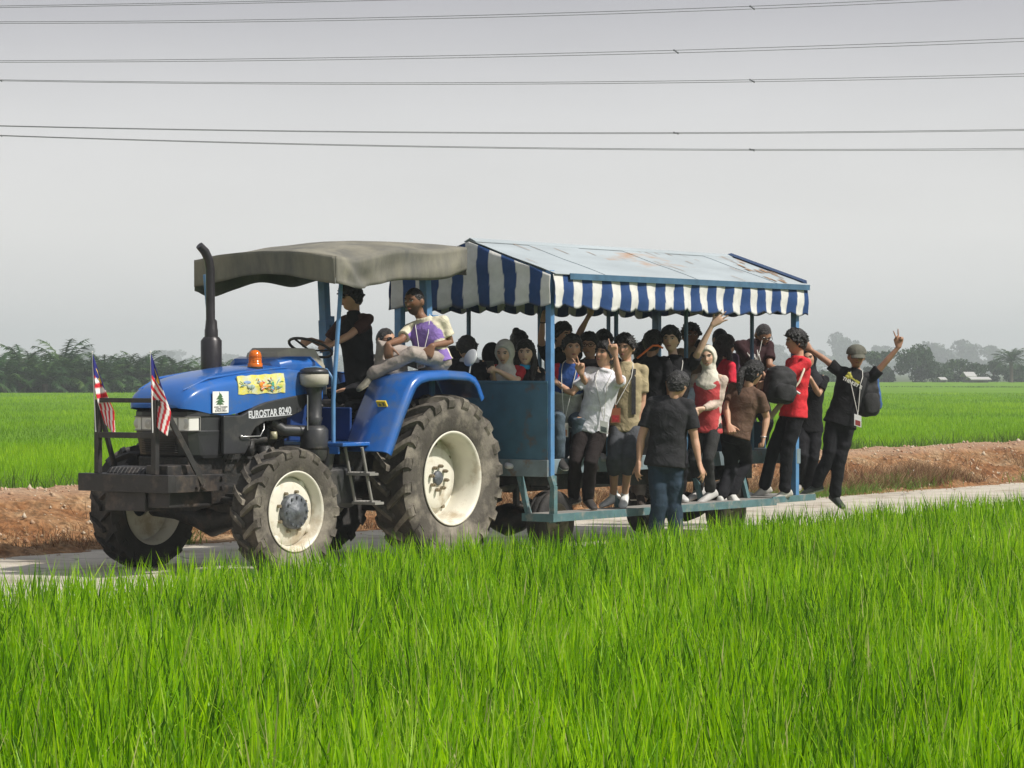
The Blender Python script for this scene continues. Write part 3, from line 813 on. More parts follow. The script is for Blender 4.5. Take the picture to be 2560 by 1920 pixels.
# side panels (charcoal sweep under the blue hood)
for sg in (1, -1):
    k = MB()
    poly = [(2.62, 1.08), (2.34, 1.08), (2.29, 1.14), (2.26, 1.24), (2.2, 1.31), (2.06, 1.365), (1.9, 1.375), (1.72, 1.40), (1.56, 1.45), (1.47, 1.53), (1.46, 1.615), (1.8, 1.575), (2.05, 1.54), (2.2, 1.50), (2.3, 1.455), (2.38, 1.425), (2.62, 1.425)]
    k.prism(poly, .382 * sg, .425 * sg)
    sp_ = k.build("side_panel", M_CHAR, tr_, bevel=0.01)
    if sg == 1:
        k = MB(); k.tube([(2.40, .43, 1.235), (2.38, .455, 1.235), (2.17, .455, 1.235), (2.10, .44, 1.30), (2.09, .43, 1.345)], .006, 6)
        k.ball((2.40, .435, 1.235), .018, 10); k.build("latch_rod", M_CHROME, sp_)
def text(body, size, loc, parent, m, slant=0.0, name="lettering", bold=0.0, face="side", shear=0.0, sx=1.0):
    cu = bpy.data.curves.new(name, 'FONT'); cu.body = body; cu.size = size; cu.extrude = 0.0012; cu.offset = bold; cu.shear = shear; cu.align_x = 'CENTER'
    o = bpy.data.objects.new(name, cu); COL.objects.link(o); bpy.context.view_layer.update()
    me = bpy.data.meshes.new_from_object(o.evaluated_get(bpy.context.evaluated_depsgraph_get())); bpy.data.objects.remove(o)
    X = Vector((-math.cos(slant), 0, math.sin(slant))); Z = Vector((0, 1, 0)); Y = Z.cross(X)
    Mx = Matrix((X * sx, Y, Z)).transposed().to_4x4(); Mx.translation = Vector(loc)
    me.transform(Mx); me.materials.clear(); me.materials.append(m)
    o = bpy.data.objects.new(name, me); COL.objects.link(o); o.parent = parent
    return o
M_LETT = mat("silver_lettering", (0.55, 0.57, 0.60), 0.4, var=0.05)
text("EUROSTAR", .086, (2.10, .4275, 1.410), tr_, M_LETT, 0.05, bold=.0024, sx=.92)
text("8240", .092, (1.795, .4275, 1.428), tr_, M_LETT, 0.05, bold=.0018, sx=.95, name="lettering")
k = MB(); k.beam((2.26, .4275, 1.396), (1.70, .4275, 1.424), .003, .006); k.build("underline", M_LETT, tr_)
# stickers
k = MB(); k.box(2.53, 2.74, .396, .4, 1.45, 1.64); st = k.build("tree_sticker", M_WHITE, tr_, bevel=.0015)
M_TREEG = mat("printed_green", (0.05, 0.12, 0.05), 0.6); M_INK = mat("printed_grey", (0.10, 0.10, 0.10), 0.6)
k = MB()
for i, (z, w) in enumerate(((1.625, .012), (1.61, .035), (1.59, .05), (1.565, .062), (1.545, .05))):
    k.prism([(2.645 - w, z - .02), (2.645 + w, z - .02), (2.645 + .01 * (-1) ** i, z + .014)], .4004, .4010 + .0006 * i)
k.build("tree_print", M_TREEG, st)
k = MB(); k.box(2.639, 2.651, .4004, .4012, 1.515, 1.545)
k.build("trunk_print", M_INK, st)
for i, s_ in enumerate(("AGRO TOURISM", "HOME STAY", "SUNGAI SIREH")):
    text(s_, .024, (2.635, .4006, 1.494 - i * .017), st, M_INK, 0, "lettering", sx=1.0)
M_PAINT = mat("painted_yellow", (0.62, 0.56, 0.10), 0.5, var=0.15, vscale=12, col2=(0.50, 0.56, 0.52), stain=0.7, stain_scale=14)
k = MB()
# follows the rounded shoulder of the hood
nx = 10; pr = []
for i in range(nx + 1):
    t = i / nx; x = 2.40 - t * 0.62; zb = 1.612 + t * 0.012 - .006 * math.sin(t * 19); zt_ = 1.775 + t * 0.028 + .004 * math.sin(t * 24)
    ww = .394 + (.411 - .394) * t
    pr.append([(x, ww + .006, zb), (x, ww + .008, (zb + zt_) / 2 - .01), (x, ww - .012, zt_), (x, ww - .022, zt_ - .004), (x, ww - .004, (zb + zt_) / 2 - .012), (x, ww - .004, zb)])
k.loft(pr, smooth=False); ps = k.build("painted_sticker", M_PAINT, tr_)
def blot(cols):
    for (x, z, rx, rz, c) in cols:
        k = MB(); yb = .409 + (2.4 - x) * .02; tilt = 0.25
        k.lathe([(0, .0022), (.9, .002), (1, 0)], 14, Matrix.Translation((x, yb + .003 - max(0, z - 1.69) * .42, z)) @ Matrix.Rotation(-math.pi / 2 + (0.3 if z > 1.70 else 0), 4, 'X') @ Matrix.Diagonal((rx, rz, 1, 1)))
        k.build("painted_petal", mat("petal_paint", c, 0.5, var=0.1), ps)
blot([(2.06, 1.735, .028, .03, (0.55, .03, .04)), (2.10, 1.70, .03, .024, (.75, .26, .03)), (2.03, 1.68, .028, .02, (.7, .3, .05)), (2.09, 1.665, .024, .02, (.7, .2, .05)), (1.95, 1.70, .018, .03, (.08, .35, .25)), (1.96, 1.66, .026, .024, (.15, .4, .6)), (2.28, 1.72, .05, .015, (.2, .3, .5)), (2.24, 1.68, .05, .02, (.35, .42, .4)), (1.85, 1.68, .03, .012, (.35, .45, .08))])
random.seed(14)
for c, nme in (((.12, .28, .42), 'blue'), ((.55, .58, .52), 'pale'), ((.10, .26, .10), 'green'), ((.62, .20, .05), 'orange')):
    k = MB()
    for i in range(9):
        x = random.uniform(1.82, 2.37) if nme != 'orange' else random.uniform(1.9, 2.15); z = random.uniform(1.635, 1.76); a_ = random.uniform(0, 3.14); L_ = random.uniform(.012, .04)
        yb = .4125 + (2.4 - x) * .024 - max(0, z - 1.69) * .30
        dx, dz_ = math.cos(a_) * L_, math.sin(a_) * L_ * .6
        k.tube([(x - dx, yb, z - dz_), (x, yb + .001, z + .006), (x + dx, yb, z + dz_)], .0038, 5)
    k.build("painted_strokes", mat("stroke_" + nme, c, .6), ps)["kind"] = "stuff"
# dashboard console
k = MB()
k.loft([[(x, -w, zb), (x, w, zb), (x, w, zt - .05), (x, w * .82, zt), (x, -w * .82, zt), (x, -w, zt - .05)] for x, w, zb, zt in ((1.76, .26, 1.80, 1.90), (1.72, .31, 1.8, 1.935), (1.60, .35, 1.75, 1.955), (1.30, .38, 1.6, 1.955), (1.18, .36, 1.55, 1.90))], smooth=False)
cs = k.build("console", M_BLUE, tr_, bevel=0.02)
k = MB()
k.loft([[(x, -w, zb), (x, w, zb), (x, w * .9, zt), (x, -w * .9, zt)] for x, w, zb, zt in ((1.62, .20, 1.94, 1.99), (1.50, .26, 1.94, 2.035), (1.15, .27, 1.9, 2.03), (0.99, .25, 1.70, 1.88), (.93, .2, 1.6, 1.7))], smooth=False)
k.build("instrument_hood", M_SOIL2, tr_, bevel=0.015)
# steering wheel
sc_ = Vector((0.93, 0, 2.04)); nrm_ = Vector((-.42, 0, .9)).normalized(); a1 = Vector((0, 1, 0)); a2 = nrm_.cross(a1)
k = MB(); k.tube([sc_ + (a1 * math.cos(t * .262) + a2 * math.sin(t * .262)) * .21 for t in range(24)], .014, 8, closed=True)
for an in (0.3, 2.4, 4.5): k.tube([sc_ - nrm_ * .03, sc_ + (a1 * math.cos(an) + a2 * math.sin(an)) * .205], .010, 6)
sw = k.build("steering_wheel", M_BLK, tr_)
k = MB(); k.tube([sc_ - nrm_ * .02, sc_ - nrm_ * .35], .03, 10); k.build("steering_column", M_BLK, tr_)
# seat
k = MB(); k.box(.15, .62, -.24, .24, 1.42, 1.55); s1 = k.build("seat", M_BLK, tr_, bevel=.04)
k = MB(); k.box(.06, .16, -.23, .23, 1.5, 1.92); k.build("backrest", M_BLK, s1, bevel=.04)
# engine and running gear
k = MB(); k.box(1.5, 2.62, -.17, .17, .78, 1.42); k.box(1.72, 2.45, -.21, .21, 1.02, 1.22); k.box(2.5, 2.95, -.3, .3, .82, 1.06); k.box(2.55, 2.9, -.26, .26, 1.06, 1.46)
k.box(1.58, 1.66, -.27, .27, 1.2, 1.55)
for i in range(4): k.tube([(1.85 + .15 * i, .17, 1.3), (1.85 + .15 * i, .25, 1.32), (1.85 + .15 * i, .27, 1.22)], .035, 8)
eng = k.build("engine", M_IRON, tr_, bevel=.012)
k = MB()
k.tube([(2.4, .24, 1.18), (1.8, .25, 1.2), (1.6, .28, 1.25)], .04, 10); k.lathe([(0, 0), (.06, 0), (.06, .16), (0, .16)], 14, Matrix.Translation((1.9, .27, .98)))
k.lathe([(0, 0), (.05, 0), (.05, .14), (0, .14)], 14, Matrix.Translation((2.1, .26, 1.05)))
random.seed(2)
for i in range(10):
    x = 1.65 + i * .08; k.tube([(x, .2, 1.38), (x + .03, .26, 1.3), (x - .03, .24, 1.15 + .03 * (i % 3)), (x + .06, .2, 1.0)], .007, 5)
k.build("hose", M_IRON, eng)
k = MB(); k.lathe([(0, 0), (.035, 0), (.035, .07), (0, .07)], 12, Matrix.Translation((1.83, .32, 1.2))); k.build("fuel_filter", mat("filter_glass", (.35, .33, .22), .3), eng)
k = MB(); k.box(-.35, 1.5, -.24, .24, .62, 1.12); k.box(-.3, .3, -.42, .42, .6, 1.0); k.tube([(0, -.62, .8), (0, .62, .8)], .11, 16); k.box(.3, 1.1, -.5, .5, .78, 1.1)
k.build("transmission", M_IRON, tr_, bevel=.03)
k = MB(); k.loft([[(1.7, y, z) if False else (x, y, z) for (y, z) in ((-.2, .62), (.2, .62), (.25, .8), (-.25, .8))] for x in (1.55, 2.3, 2.9)], smooth=False)
k.build("front_support", M_IRON, tr_, bevel=.02)
k = MB()
k.tube([(2.29, -.72, .575), (2.29, -.45, .54), (2.29, -.2, .50), (2.29, 0, .47), (2.29, .2, .50), (2.29, .45, .54), (2.29, .72, .575)], [.09, .075, .10, .15, .10, .075, .09], 14)
k.box(2.2, 2.38, -.42, .42, .55, .72); k.tube([(2.08, -.6, .6), (2.08, .6, .6)], .022, 8); k.tube([(2.4, .1, .68), (2.42, .62, .63)], .03, 8)
k.build("front_axle", M_IRON, tr_)
k = MB()
k.box(1.0, 1.5, .30, .62, .55, .95); k.build("fuel_tank", M_CHAR, tr_, bevel=.05)
k = MB(); k.tube([(1.38, .62, 1.12), (1.40, .60, .95), (1.50, .55, .78), (1.66, .45, .72)], .05, 12); k.build("air_duct", M_CHAR, tr_)
# air cleaner: pale cap on a dark stalk, canister below
k = MB(); k.lathe([(0, 1.66), (.055, 1.66), (.115, 1.69), (.13, 1.70), (.135, 1.79), (.125, 1.795)], 24, Matrix.Translation((1.47, .5, 0)))
pc = k.build("precleaner_bowl", M_SOIL2, tr_)
k = MB(); k.lathe([(.128, 1.795), (.138, 1.80), (.13, 1.83), (.09, 1.85), (0, 1.855)], 24, Matrix.Translation((1.47, .5, 0))); k.build("precleaner_cap", M_CHAR, pc)
k = MB(); k.tube([(1.47, .5, 1.67), (1.47, .5, 1.62), (1.47, .5, 1.40), (1.47, .5, 1.39), (1.47, .5, 1.32)], [.085, .07, .07, .078, .06], 18)
k.tube([(1.47, .5, 1.32), (1.47, .5, 1.30), (1.47, .5, 1.28), (1.47, .5, 1.04), (1.47, .5, 1.0)], [.09, .115, .13, .13, .11], 20)
k.tube([(1.55, .44, 1.27), (1.75, .36, 1.28), (1.85, .3, 1.36)], .055, 10)
k.build("air_cleaner", M_CHAR, pc)
k = MB(); k.lathe([(.0, 0), (.132, 0), (.134, .02), (.132, .03)], 20, Matrix.Translation((1.47, .5, 1.10))); k.tube([(1.47, .5, 1.0), (1.47, .5, .93), (1.44, .5, .90)], [.10, .07, .03], 14); k.build("clamp_band", M_IRON, pc)
k = MB(); k.tube([(1.60, .53, 1.60), (1.60, .53, 1.28)], .006, 6); k.build("stay_rod", M_CHROME, pc)
# front ballast frame: beam, side arms, weights, bull bar
k = MB()
k.box(3.33, 3.42, -.585, .5, .765, .92); k.box(2.70, 3.33, .43, .498, .765, .915); k.box(2.70, 3.33, -.57, -.5, .765, .915)
for x, z in ((2.74, .80), (2.74, .885), (3.06, .80)): k.tube([(x, .49, z), (x, .525, z)], .018, 8)
bb = k.build("bumper_beam", M_BLK, tr_, bevel=.006)
k = MB()
for i in range(10):
    y = -.33 + i * .046
    k.prism([(3.02, .63), (3.14, .60), (3.31, .60), (3.32, .70), (3.32, .93), (3.28, .975), (3.10, .985), (3.02, .95)], y, y + .034)
k.build("ballast_weights", M_BLK, tr_, bevel=.008)
k = MB(); k.box(3.02, 3.32, .14, .40, .90, 1.0); k.box(3.0, 3.33, -.34, .14, .595, .765); k.box(2.75, 3.3, .14, .40, .63, .765); k.build("ballast_block", M_BLK, tr_, bevel=.01)
k = MB()
for y, zt_ in ((-.385, 1.57), (.30, 1.57)):
    k.box(3.345, 3.395, y - .027, y + .027, .92, zt_)
k.box(3.35, 3.39, -.358, .273, 1.545, 1.585); k.box(3.35, 3.39, -.358, .273, 1.235, 1.285)
k.beam((3.34, .36, 1.53), (2.98, .515, .82), .03, .05); k.beam((3.37, .33, 1.55), (3.34, .36, 1.53), .03, .05); k.beam((2.98, .515, .82), (3.0, .515, .79), .05, .05)
k.beam((3.34, -.40, 1.50), (2.98, -.52, .85), .03, .05)
k.build("bull_bar", M_BLK, tr_, bevel=.004)
# --- wheels
AX = Matrix(((1, 0, 0, 0), (0, 0, 1, 0), (0, 1, 0, 0), (0, 0, 0, 1)))   # lathe axis Z -> Y
def tyre(R, W, rr, nl, lh, m, lugw=0.055):
    k = MB(AX)
    hw = W / 2
    prof = [(rr, -hw * .74), (rr + .012, -hw * .80), (rr + .05, -hw * .90), (rr + (R - rr) * .45, -hw * 1.0), (R * .90, -hw * .97), (R * .95, -hw * .86), (R - lh, -hw * .62), (R - lh + .006, 0)]
    prof += [(r, -h) for r, h in prof[-2::-1]]
    k.lathe(prof[:6], 72); k.lathe(prof[5:10], 72, mi=1); k.lathe(prof[9:], 72)
    k.v = [v for v in k.v]
    def rad(h):
        h = abs(h) / hw
        return R - lh - 0.012 + (0.0 if h < .62 else -(h - .62) / .38 * (R * .07))
    dphi = hw / R * 0.85
    for sg in (1, -1):
        for i in range(nl):
            p0 = 2 * math.pi * (i + (0.5 if sg < 0 else 0)) / nl
            rings_ = []
            for h, top, wk in ((-.04, R - .004, .9), (.3, R, 1.0), (.6, R - .004, 1.0), (.86, R - .016, 1.15), (1.0, R - .028, 1.6), (1.085, R * .935, 1.6), (1.05, R * .875, 1.2)):
                hh = h * hw * sg
                ph = p0 + dphi * min(h, 1.0)
                dw = lugw * wk / 2 / R
                base = rad(min(h, 1.0) * hw) if h < 1.01 else R * .885 - .02
                skew = 0
                rings_.append([((base) * math.cos(ph - dw * 1.35), base * math.sin(ph - dw * 1.35), hh * (.985 if h > .9 else 1)),
                               (top * math.cos(ph - dw), top * math.sin(ph - dw), hh), (top * math.cos(ph + dw), top * math.sin(ph + dw), hh),
                               (base * math.cos(ph + dw * 1.35), base * math.sin(ph + dw * 1.35), hh * (.985 if h > .9 else 1))])
            k.loft(rings_, smooth=False)
    return k.build("tyre", [m, M_RUBT], bevel=0)
def rear_wheel(y, far):
    w = bpy.data.objects.new("rear_wheel", None); COL.objects.link(w); w.parent = tr_; w.location = (0, y, .8)
    sg = 1 if y > 0 else -1
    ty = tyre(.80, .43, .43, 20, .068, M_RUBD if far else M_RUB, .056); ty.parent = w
    if sg < 0: ty.scale = (1, -1, 1)
    k = MB(AX)
    k.lathe([(.448, .185), (.452, .195), (.440, .20), (.425, .185), (.405, .16), (.40, .10), (.385, .06), (.385, -.10), (.40, -.15), (.43, -.185), (.45, -.19)], 64)
    k.lathe([(.385, -.085), (.36, -.09), (.30, -.07), (.292, -.02), (.285, -.01), (.20, -.005), (.10, .004), (.07, .004)], 48)
    k.lathe([(.38, -.1), (.30, -.09), (.28, -.03), (.07, -.02)], 48)
    rim = k.build("rim", M_RIM, w)
    k = MB(AX)
    for i in range(8):
        a_ = i * math.pi / 4 + .2; k.lathe([(.019, 0), (.019, .035), (.010, .037), (.010, .05), (0, .05)], 6, Matrix.Translation((.115 * math.cos(a_), .115 * math.sin(a_), .01)), smooth=False)
        k.lathe([(.022, 0), (.022, .03), (0, .03)], 6, Matrix.Translation((.335 * math.cos(a_), .335 * math.sin(a_), -.09)), smooth=False)
    bo = k.build("wheel_nuts", M_BOLT, w)
    k = MB(AX); k.lathe([(0, .03), (.06, .03), (.068, .02), (.068, 0)], 24); hb = k.build("hub", M_HUB, w)
    if sg < 0:
        for q in (rim, bo, hb): q.scale = (1, -1, 1)
    return w
def front_wheel(y, far):
    w = bpy.data.objects.new("front_wheel", None); COL.objects.link(w); w.parent = tr_; w.location = (2.29, y, .578)
    sg = 1 if y > 0 else -1
    w.rotation_euler.z = math.radians(-2)
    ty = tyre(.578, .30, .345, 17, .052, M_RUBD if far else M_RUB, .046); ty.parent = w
    if sg < 0: ty.scale = (1, -1, 1)
    k = MB(AX)
    k.lathe([(.358, .125), (.362, .133), (.352, .137), (.338, .12), (.325, .09), (.31, .07), (.31, -.06), (.33, -.10), (.358, -.13)], 56)
    k.lathe([(.305, .03), (.29, .045), (.26, .06), (.20, .07), (.15, .07), (.10, .07)], 48)
    k.lathe([(.305, .0), (.26, .03), (.10, .05)], 48)
    for i in range(4):
        a_ = i * math.pi / 2 + .6; k.ball((.285 * math.cos(a_), .285 * math.sin(a_), .04), (.05, .05, .02), 10)
    rim = k.build("rim", M_RIM, w)
    k = MB(AX); k.lathe([(.155, .065), (.158, .12), (.15, .135), (.10, .14), (.085, .155), (.045, .16), (.04, .17), (0, .172)], 32)
    for i in range(12):
        a_ = i * math.pi / 6; k.lathe([(.012, 0), (.012, .018), (0, .018)], 6, Matrix.Translation((.128 * math.cos(a_), .128 * math.sin(a_), .135)), smooth=False)
    hb = k.build("hub", M_HUB, w)
    k = MB(AX)
    for i in range(8):
        a_ = i * math.pi / 4 + .3; k.lathe([(.016, 0), (.016, .035), (0, .035)], 6, Matrix.Translation((.18 * math.cos(a_), .18 * math.sin(a_), .068)), smooth=False)
    bo = k.build("wheel_nuts", M_BOLT, w)
    if sg < 0:
        for q in (rim, bo, hb): q.scale = (1, -1, 1)
    return w
rear_wheel(.79, False); rear_wheel(-.79, True); front_wheel(.855, False); front_wheel(-.855, True)
# --- rear fenders
def fender(sg):
    path = [(1.06, 1.08), (.98, 1.22), (.86, 1.44), (.72, 1.655), (.66, 1.73), (.56, 1.785), (.42, 1.81), (.1, 1.825), (-.22, 1.81), (-.33, 1.77), (-.40, 1.70), (-.475, 1.57)]
    k = MB(); rings_ = []
    for i, (x, z) in enumerate(path):
        p, q = path[max(i - 1, 0)], path[min(i + 1, len(path) - 1)]
        t = Vector((q[0] - p[0], 0, q[1] - p[1])).normalized(); nn = Vector((-t.z, 0, t.x)) * (1 if True else -1)
        if nn.dot(Vector((x, 0, z - .8))) < 0: nn = -nn
        yi = .52; c = Vector((x, 0, z))
        f = lambda y, o_: tuple(c + nn * o_ + Vector((0, y * sg, 0)))
        yo = 1.02 if i > 1 else 1.02
        rings_.append([f(yi, -.012), f(yi, 0), f((yi + yo) / 2, .012), f(yo - .05, .004), f(yo - .012, -.012), f(yo, -.045), f(yo, -.085), f(yo - .01, -.085), f(yo - .012, -.045), f(yo - .06, -.012)])
    k.loft(rings_, smooth=True)
    fn = k.build("fender", M_BLUE, tr_); 
    k = MB()
    k.prism([(1.04, 1.10), (.86, 1.42), (.7, 1.66), (.56, 1.77), (.1, 1.81), (-.3, 1.78), (-.45, 1.58), (-.2, 1.35), (.2, 1.25), (.7, 1.15)], .50 * sg, .52 * sg)
    k.build("fender_side_plate", mat("dark_blue_paint", (0.012, 0.04, 0.15), .4, var=.15), fn)
    return fn
fn = fender(1); fender(-1)
k = MB(Matrix.Translation((.852, .80, 1.515)) @ Matrix.Rotation(math.radians(32.5), 4, 'Y')); k.box(-.01, .006, -.055, .055, -.032, .032)
sk = k.build("warning_sticker", M_YSTK, fn)
k = MB(Matrix.Translation((.852, .80, 1.515)) @ Matrix.Rotation(math.radians(32.5), 4, 'Y')); k.prism([(-.035, -.015), (-.005, -.015), (-.02, .015)], .0064, .0078, axis='x'); k.box(.0064, .0078, .015, .03, -.015, .015); k.build("warning_print", M_INK, sk)
# platform, handrail, steps, console legs
k = MB(); k.box(.95, 1.42, .28, .80, 1.13, 1.165); k.box(.3, .95, -.5, .5, 1.12, 1.16); k.box(1.40, 1.425, .30, .75, 1.06, 1.13); k.build("platform", M_BLUE, tr_, bevel=.008)
k = MB(); k.box(.92, .95, .1, .5, 1.17, 1.48); k.box(1.1, 1.5, -.35, .15, 1.17, 1.6); k.build("cowl_side", mat("dark_blue_paint", (0.012, 0.04, 0.15), .4, var=.15), tr_, bevel=.01)
k = MB(); k.tube([(1.44, .36, 1.84), (1.40, .46, 1.855), (1.35, .55, 1.83), (1.33, .60, 1.76), (1.33, .61, 1.5), (1.345, .62, 1.14)], .014, 10); k.build("handrail", M_LBLUE, tr_)
k = MB()
for yy in (.66, .86):
    k.tube([(1.22, yy, 1.12), (1.15, yy, .87), (1.07, yy, .60)], .015, 8)
for x, z in ((1.15, .87), (1.07, .60)):
    k.box(x - .10, x + .03, .64, .92, z - .012, z + .012)
    for i in range(7): k.box(x - .10, x + .03, .66 + .036 * i, .665 + .036 * i, z + .0125, z + .022)
k.build("steps", M_GREY, tr_, bevel=.003)
k = MB()
for i in range(6): k.tube([(.55 + .07 * i, .25 - .03 * i, 1.16), (.60 + .07 * i, .30 - .03 * i, 1.42 + .03 * (i % 3))], .010, 6); k.ball((.60 + .07 * i, .30 - .03 * i, 1.43 + .03 * (i % 3)), .022, 8)
k.build("control_levers", M_BLK, tr_)
k = MB(); k.box(.3, .9, .22, .45, 1.17, 1.36); k.build("tool_box", M_BLK, tr_, bevel=.02)
# canopy posts
k = MB(); k.tube([(1.34, .62, 1.15), (1.34, .62, 1.56), (1.21, .61, 2.70), (1.20, .61, 2.80)], .020, 10); k.build("canopy_post", M_LBLUE, tr_)
k = MB(); k.tube([(1.52, -.62, 1.2), (1.66, -.6, 2.1), (1.74, -.6, 2.72)], .020, 10); k.build("canopy_post", M_LBLUE, tr_)
for sg in (1, -1):
    k = MB()
    xo = -.16 if sg > 0 else .02
    k.beam((xo + .02, .56 * sg, 2.30), (xo + .06, .56 * sg, 2.86), .085, .085); k.beam((xo, .56 * sg, 2.0), (xo + .02, .56 * sg, 2.32), .10, .10)
    k.box(xo - .09, xo + .0, .50 * sg - .03, .62 * sg + .0 * sg, 2.18, 2.36)
    k.tube([(xo, .56 * sg, 2.02), (xo - .02, .55 * sg, 1.85), (xo - .10, .52 * sg, 1.70), (xo - .12, .5 * sg, 1.2)], [.045, .045, .04, .04], 10)
    for z in (2.14, 2.26): k.tube([(xo, .56 * sg - .07, z), (xo, .56 * sg + .07, z)], .015, 8)
    k.build("roll_bar", M_LBLUE, tr_, bevel=.006)
# canopy
M_CANVAS = mat("weathered_canvas", (0.195, 0.185, 0.145), 0.85, var=0.25, vscale=2.2, col2=(0.10, 0.10, 0.09), stain=0.7, stain_scale=2.6, bump=0.25, bscale=14, stretch=(1, 1, .35))
def cz(u, v):   # u 0 front .. 1 rear, v -1 right .. 1 left
    base = 2.87 + .14 * u
    crown = .105 * (1 - v * v) * (0.45 + .55 * math.sin(math.pi * min(1, u * .9 + .05)))
    return base + crown + .01 * math.sin(math.pi * u) - .045 * math.exp(-((u - .13) / .09) ** 2) * abs(v) ** 3 - (.025 * math.sin(math.pi * u * 2) ** 2 if abs(v) > .8 else 0) + .008 * noise.noise((u * 5, v * 4, 0))
nu, nv = 28, 16
V = []; F = []
cx = lambda u, v: 1.60 - 1.97 * u + (.05 * (1 - v * v) if u < .01 else 0)
cy = lambda u, v: v * (.86 + .015 * math.sin(u * 9))
for i in range(nu + 1):
    for j in range(nv + 1):
        u, v = i / nu, -1 + 2 * j / nv
        V.append((cx(u, v), cy(u, v), cz(u, v)))
F = [(i * (nv + 1) + j, i * (nv + 1) + j + 1, (i + 1) * (nv + 1) + j + 1, (i + 1) * (nv + 1) + j) for i in range(nu) for j in range(nv)]
k = MB(); k.add(V, F, 0, True); cp = k.build("canopy_top", M_CANVAS, tr_, fix=False)
sol = cp.modifiers.new("t", 'SOLIDIFY'); sol.thickness = .006
def skirt(fn_, n, depth_fn, name, outn, folds):
    k = MB(); rows = 8; R_ = []
    for r_ in range(rows + 1):
        t = r_ / rows; ring = []
        for i in range(n + 1):
            s_ = i / n; p = Vector(fn_(s_)); dp = depth_fn(s_)
            o_ = Vector(outn) * (folds(s_, t) * min(1, s_ * 14, (1 - s_) * 14) + .001)
            ring.append((p.x + o_.x, p.y + o_.y, p.z - dp * t))
        R_.append(ring)
    k.loft(R_, closed=False, cap=False, smooth=True)
    o = k.build(name, M_CANVAS, cp, fix=False); sol = o.modifiers.new("t", 'SOLIDIFY'); sol.thickness = .005
    return o
skirt(lambda s_: (cx(s_, 1), cy(s_, 1), cz(s_, 1)), 60, lambda s_: .25 + .03 * math.sin(math.pi * s_) - .04 * max(0, s_ - .85) * 6, "canopy_skirt", (0, 1, 0),
      lambda s_, t: t * (.03 * math.sin(s_ * 7 + 1.5) + .012 * math.sin(s_ * 26)) + .05 * math.exp(-((s_ - .04 - t * .12) / .035) ** 2) * t - .035 * math.exp(-((s_ - .10 - t * .16) / .05) ** 2) * t + .02 * math.sin(5 * s_ + 6 * t) * t)
skirt(lambda s_: (cx(s_, -1), cy(s_, -1), cz(s_, -1)), 30, lambda s_: .29 + .02 * math.sin(s_ * 11), "canopy_skirt", (0, -1, 0), lambda s_, t: .02 * math.sin(s_ * 17) * t)
skirt(lambda s_: (cx(0, -1 + 2 * s_) , cy(0, -1 + 2 * s_), cz(0, -1 + 2 * s_)), 40, lambda s_: .25 - .03 * math.sin(s_ * math.pi) + .012 * math.sin(s_ * 9), "canopy_skirt", (1, 0, 0), lambda s_, t: -.03 * t + .012 * math.sin(s_ * 22) * t)
skirt(lambda s_: (cx(1, -1 + 2 * s_), cy(1, -1 + 2 * s_), cz(1, -1 + 2 * s_)), 30, lambda s_: .26 + .02 * math.sin(s_ * 9), "canopy_skirt", (-1, 0, 0), lambda s_, t: .015 * math.sin(s_ * 15) * t)
k = MB()
for yy in (-.62, .62): k.tube([(1.54, yy, 2.80), (.6, yy, 2.86), (-.30, yy, 2.93)], .016, 8)
for x, z in ((1.53, 2.80), (.6, 2.86), (-.3, 2.93)): k.tube([(x, -.76, z - .005), (x, 0, z + .04), (x, .76, z - .005)], .014, 8)
k.build("canopy_frame", M_LBLUE, tr_)
# mirror on the fender
k = MB(); k.lathe([(0, .012), (.06, .008), (.085, 0), (.092, -.008), (.09, -.02), (.05, -.035), (0, -.04)], 24, Matrix.Translation((-.34, .93, 1.955)) @ Matrix.Rotation(math.radians(62), 4, 'Y') @ Matrix.Diagonal((1, .8, 1, 1)))
k.tube([(-.36, .93, 1.93), (-.33, .93, 1.80)], .008, 6); k.build("mirror", M_MBACK, tr_)
k = MB(); k.box(-.55, -.2, -.3, .3, .45, .62); k.tube([(-.5, 0, .5), (-1.0, 0, .5), (-1.15, 0, .52)], .05, 10); k.build("drawbar_hitch", M_IRON, tr_, bevel=.01)

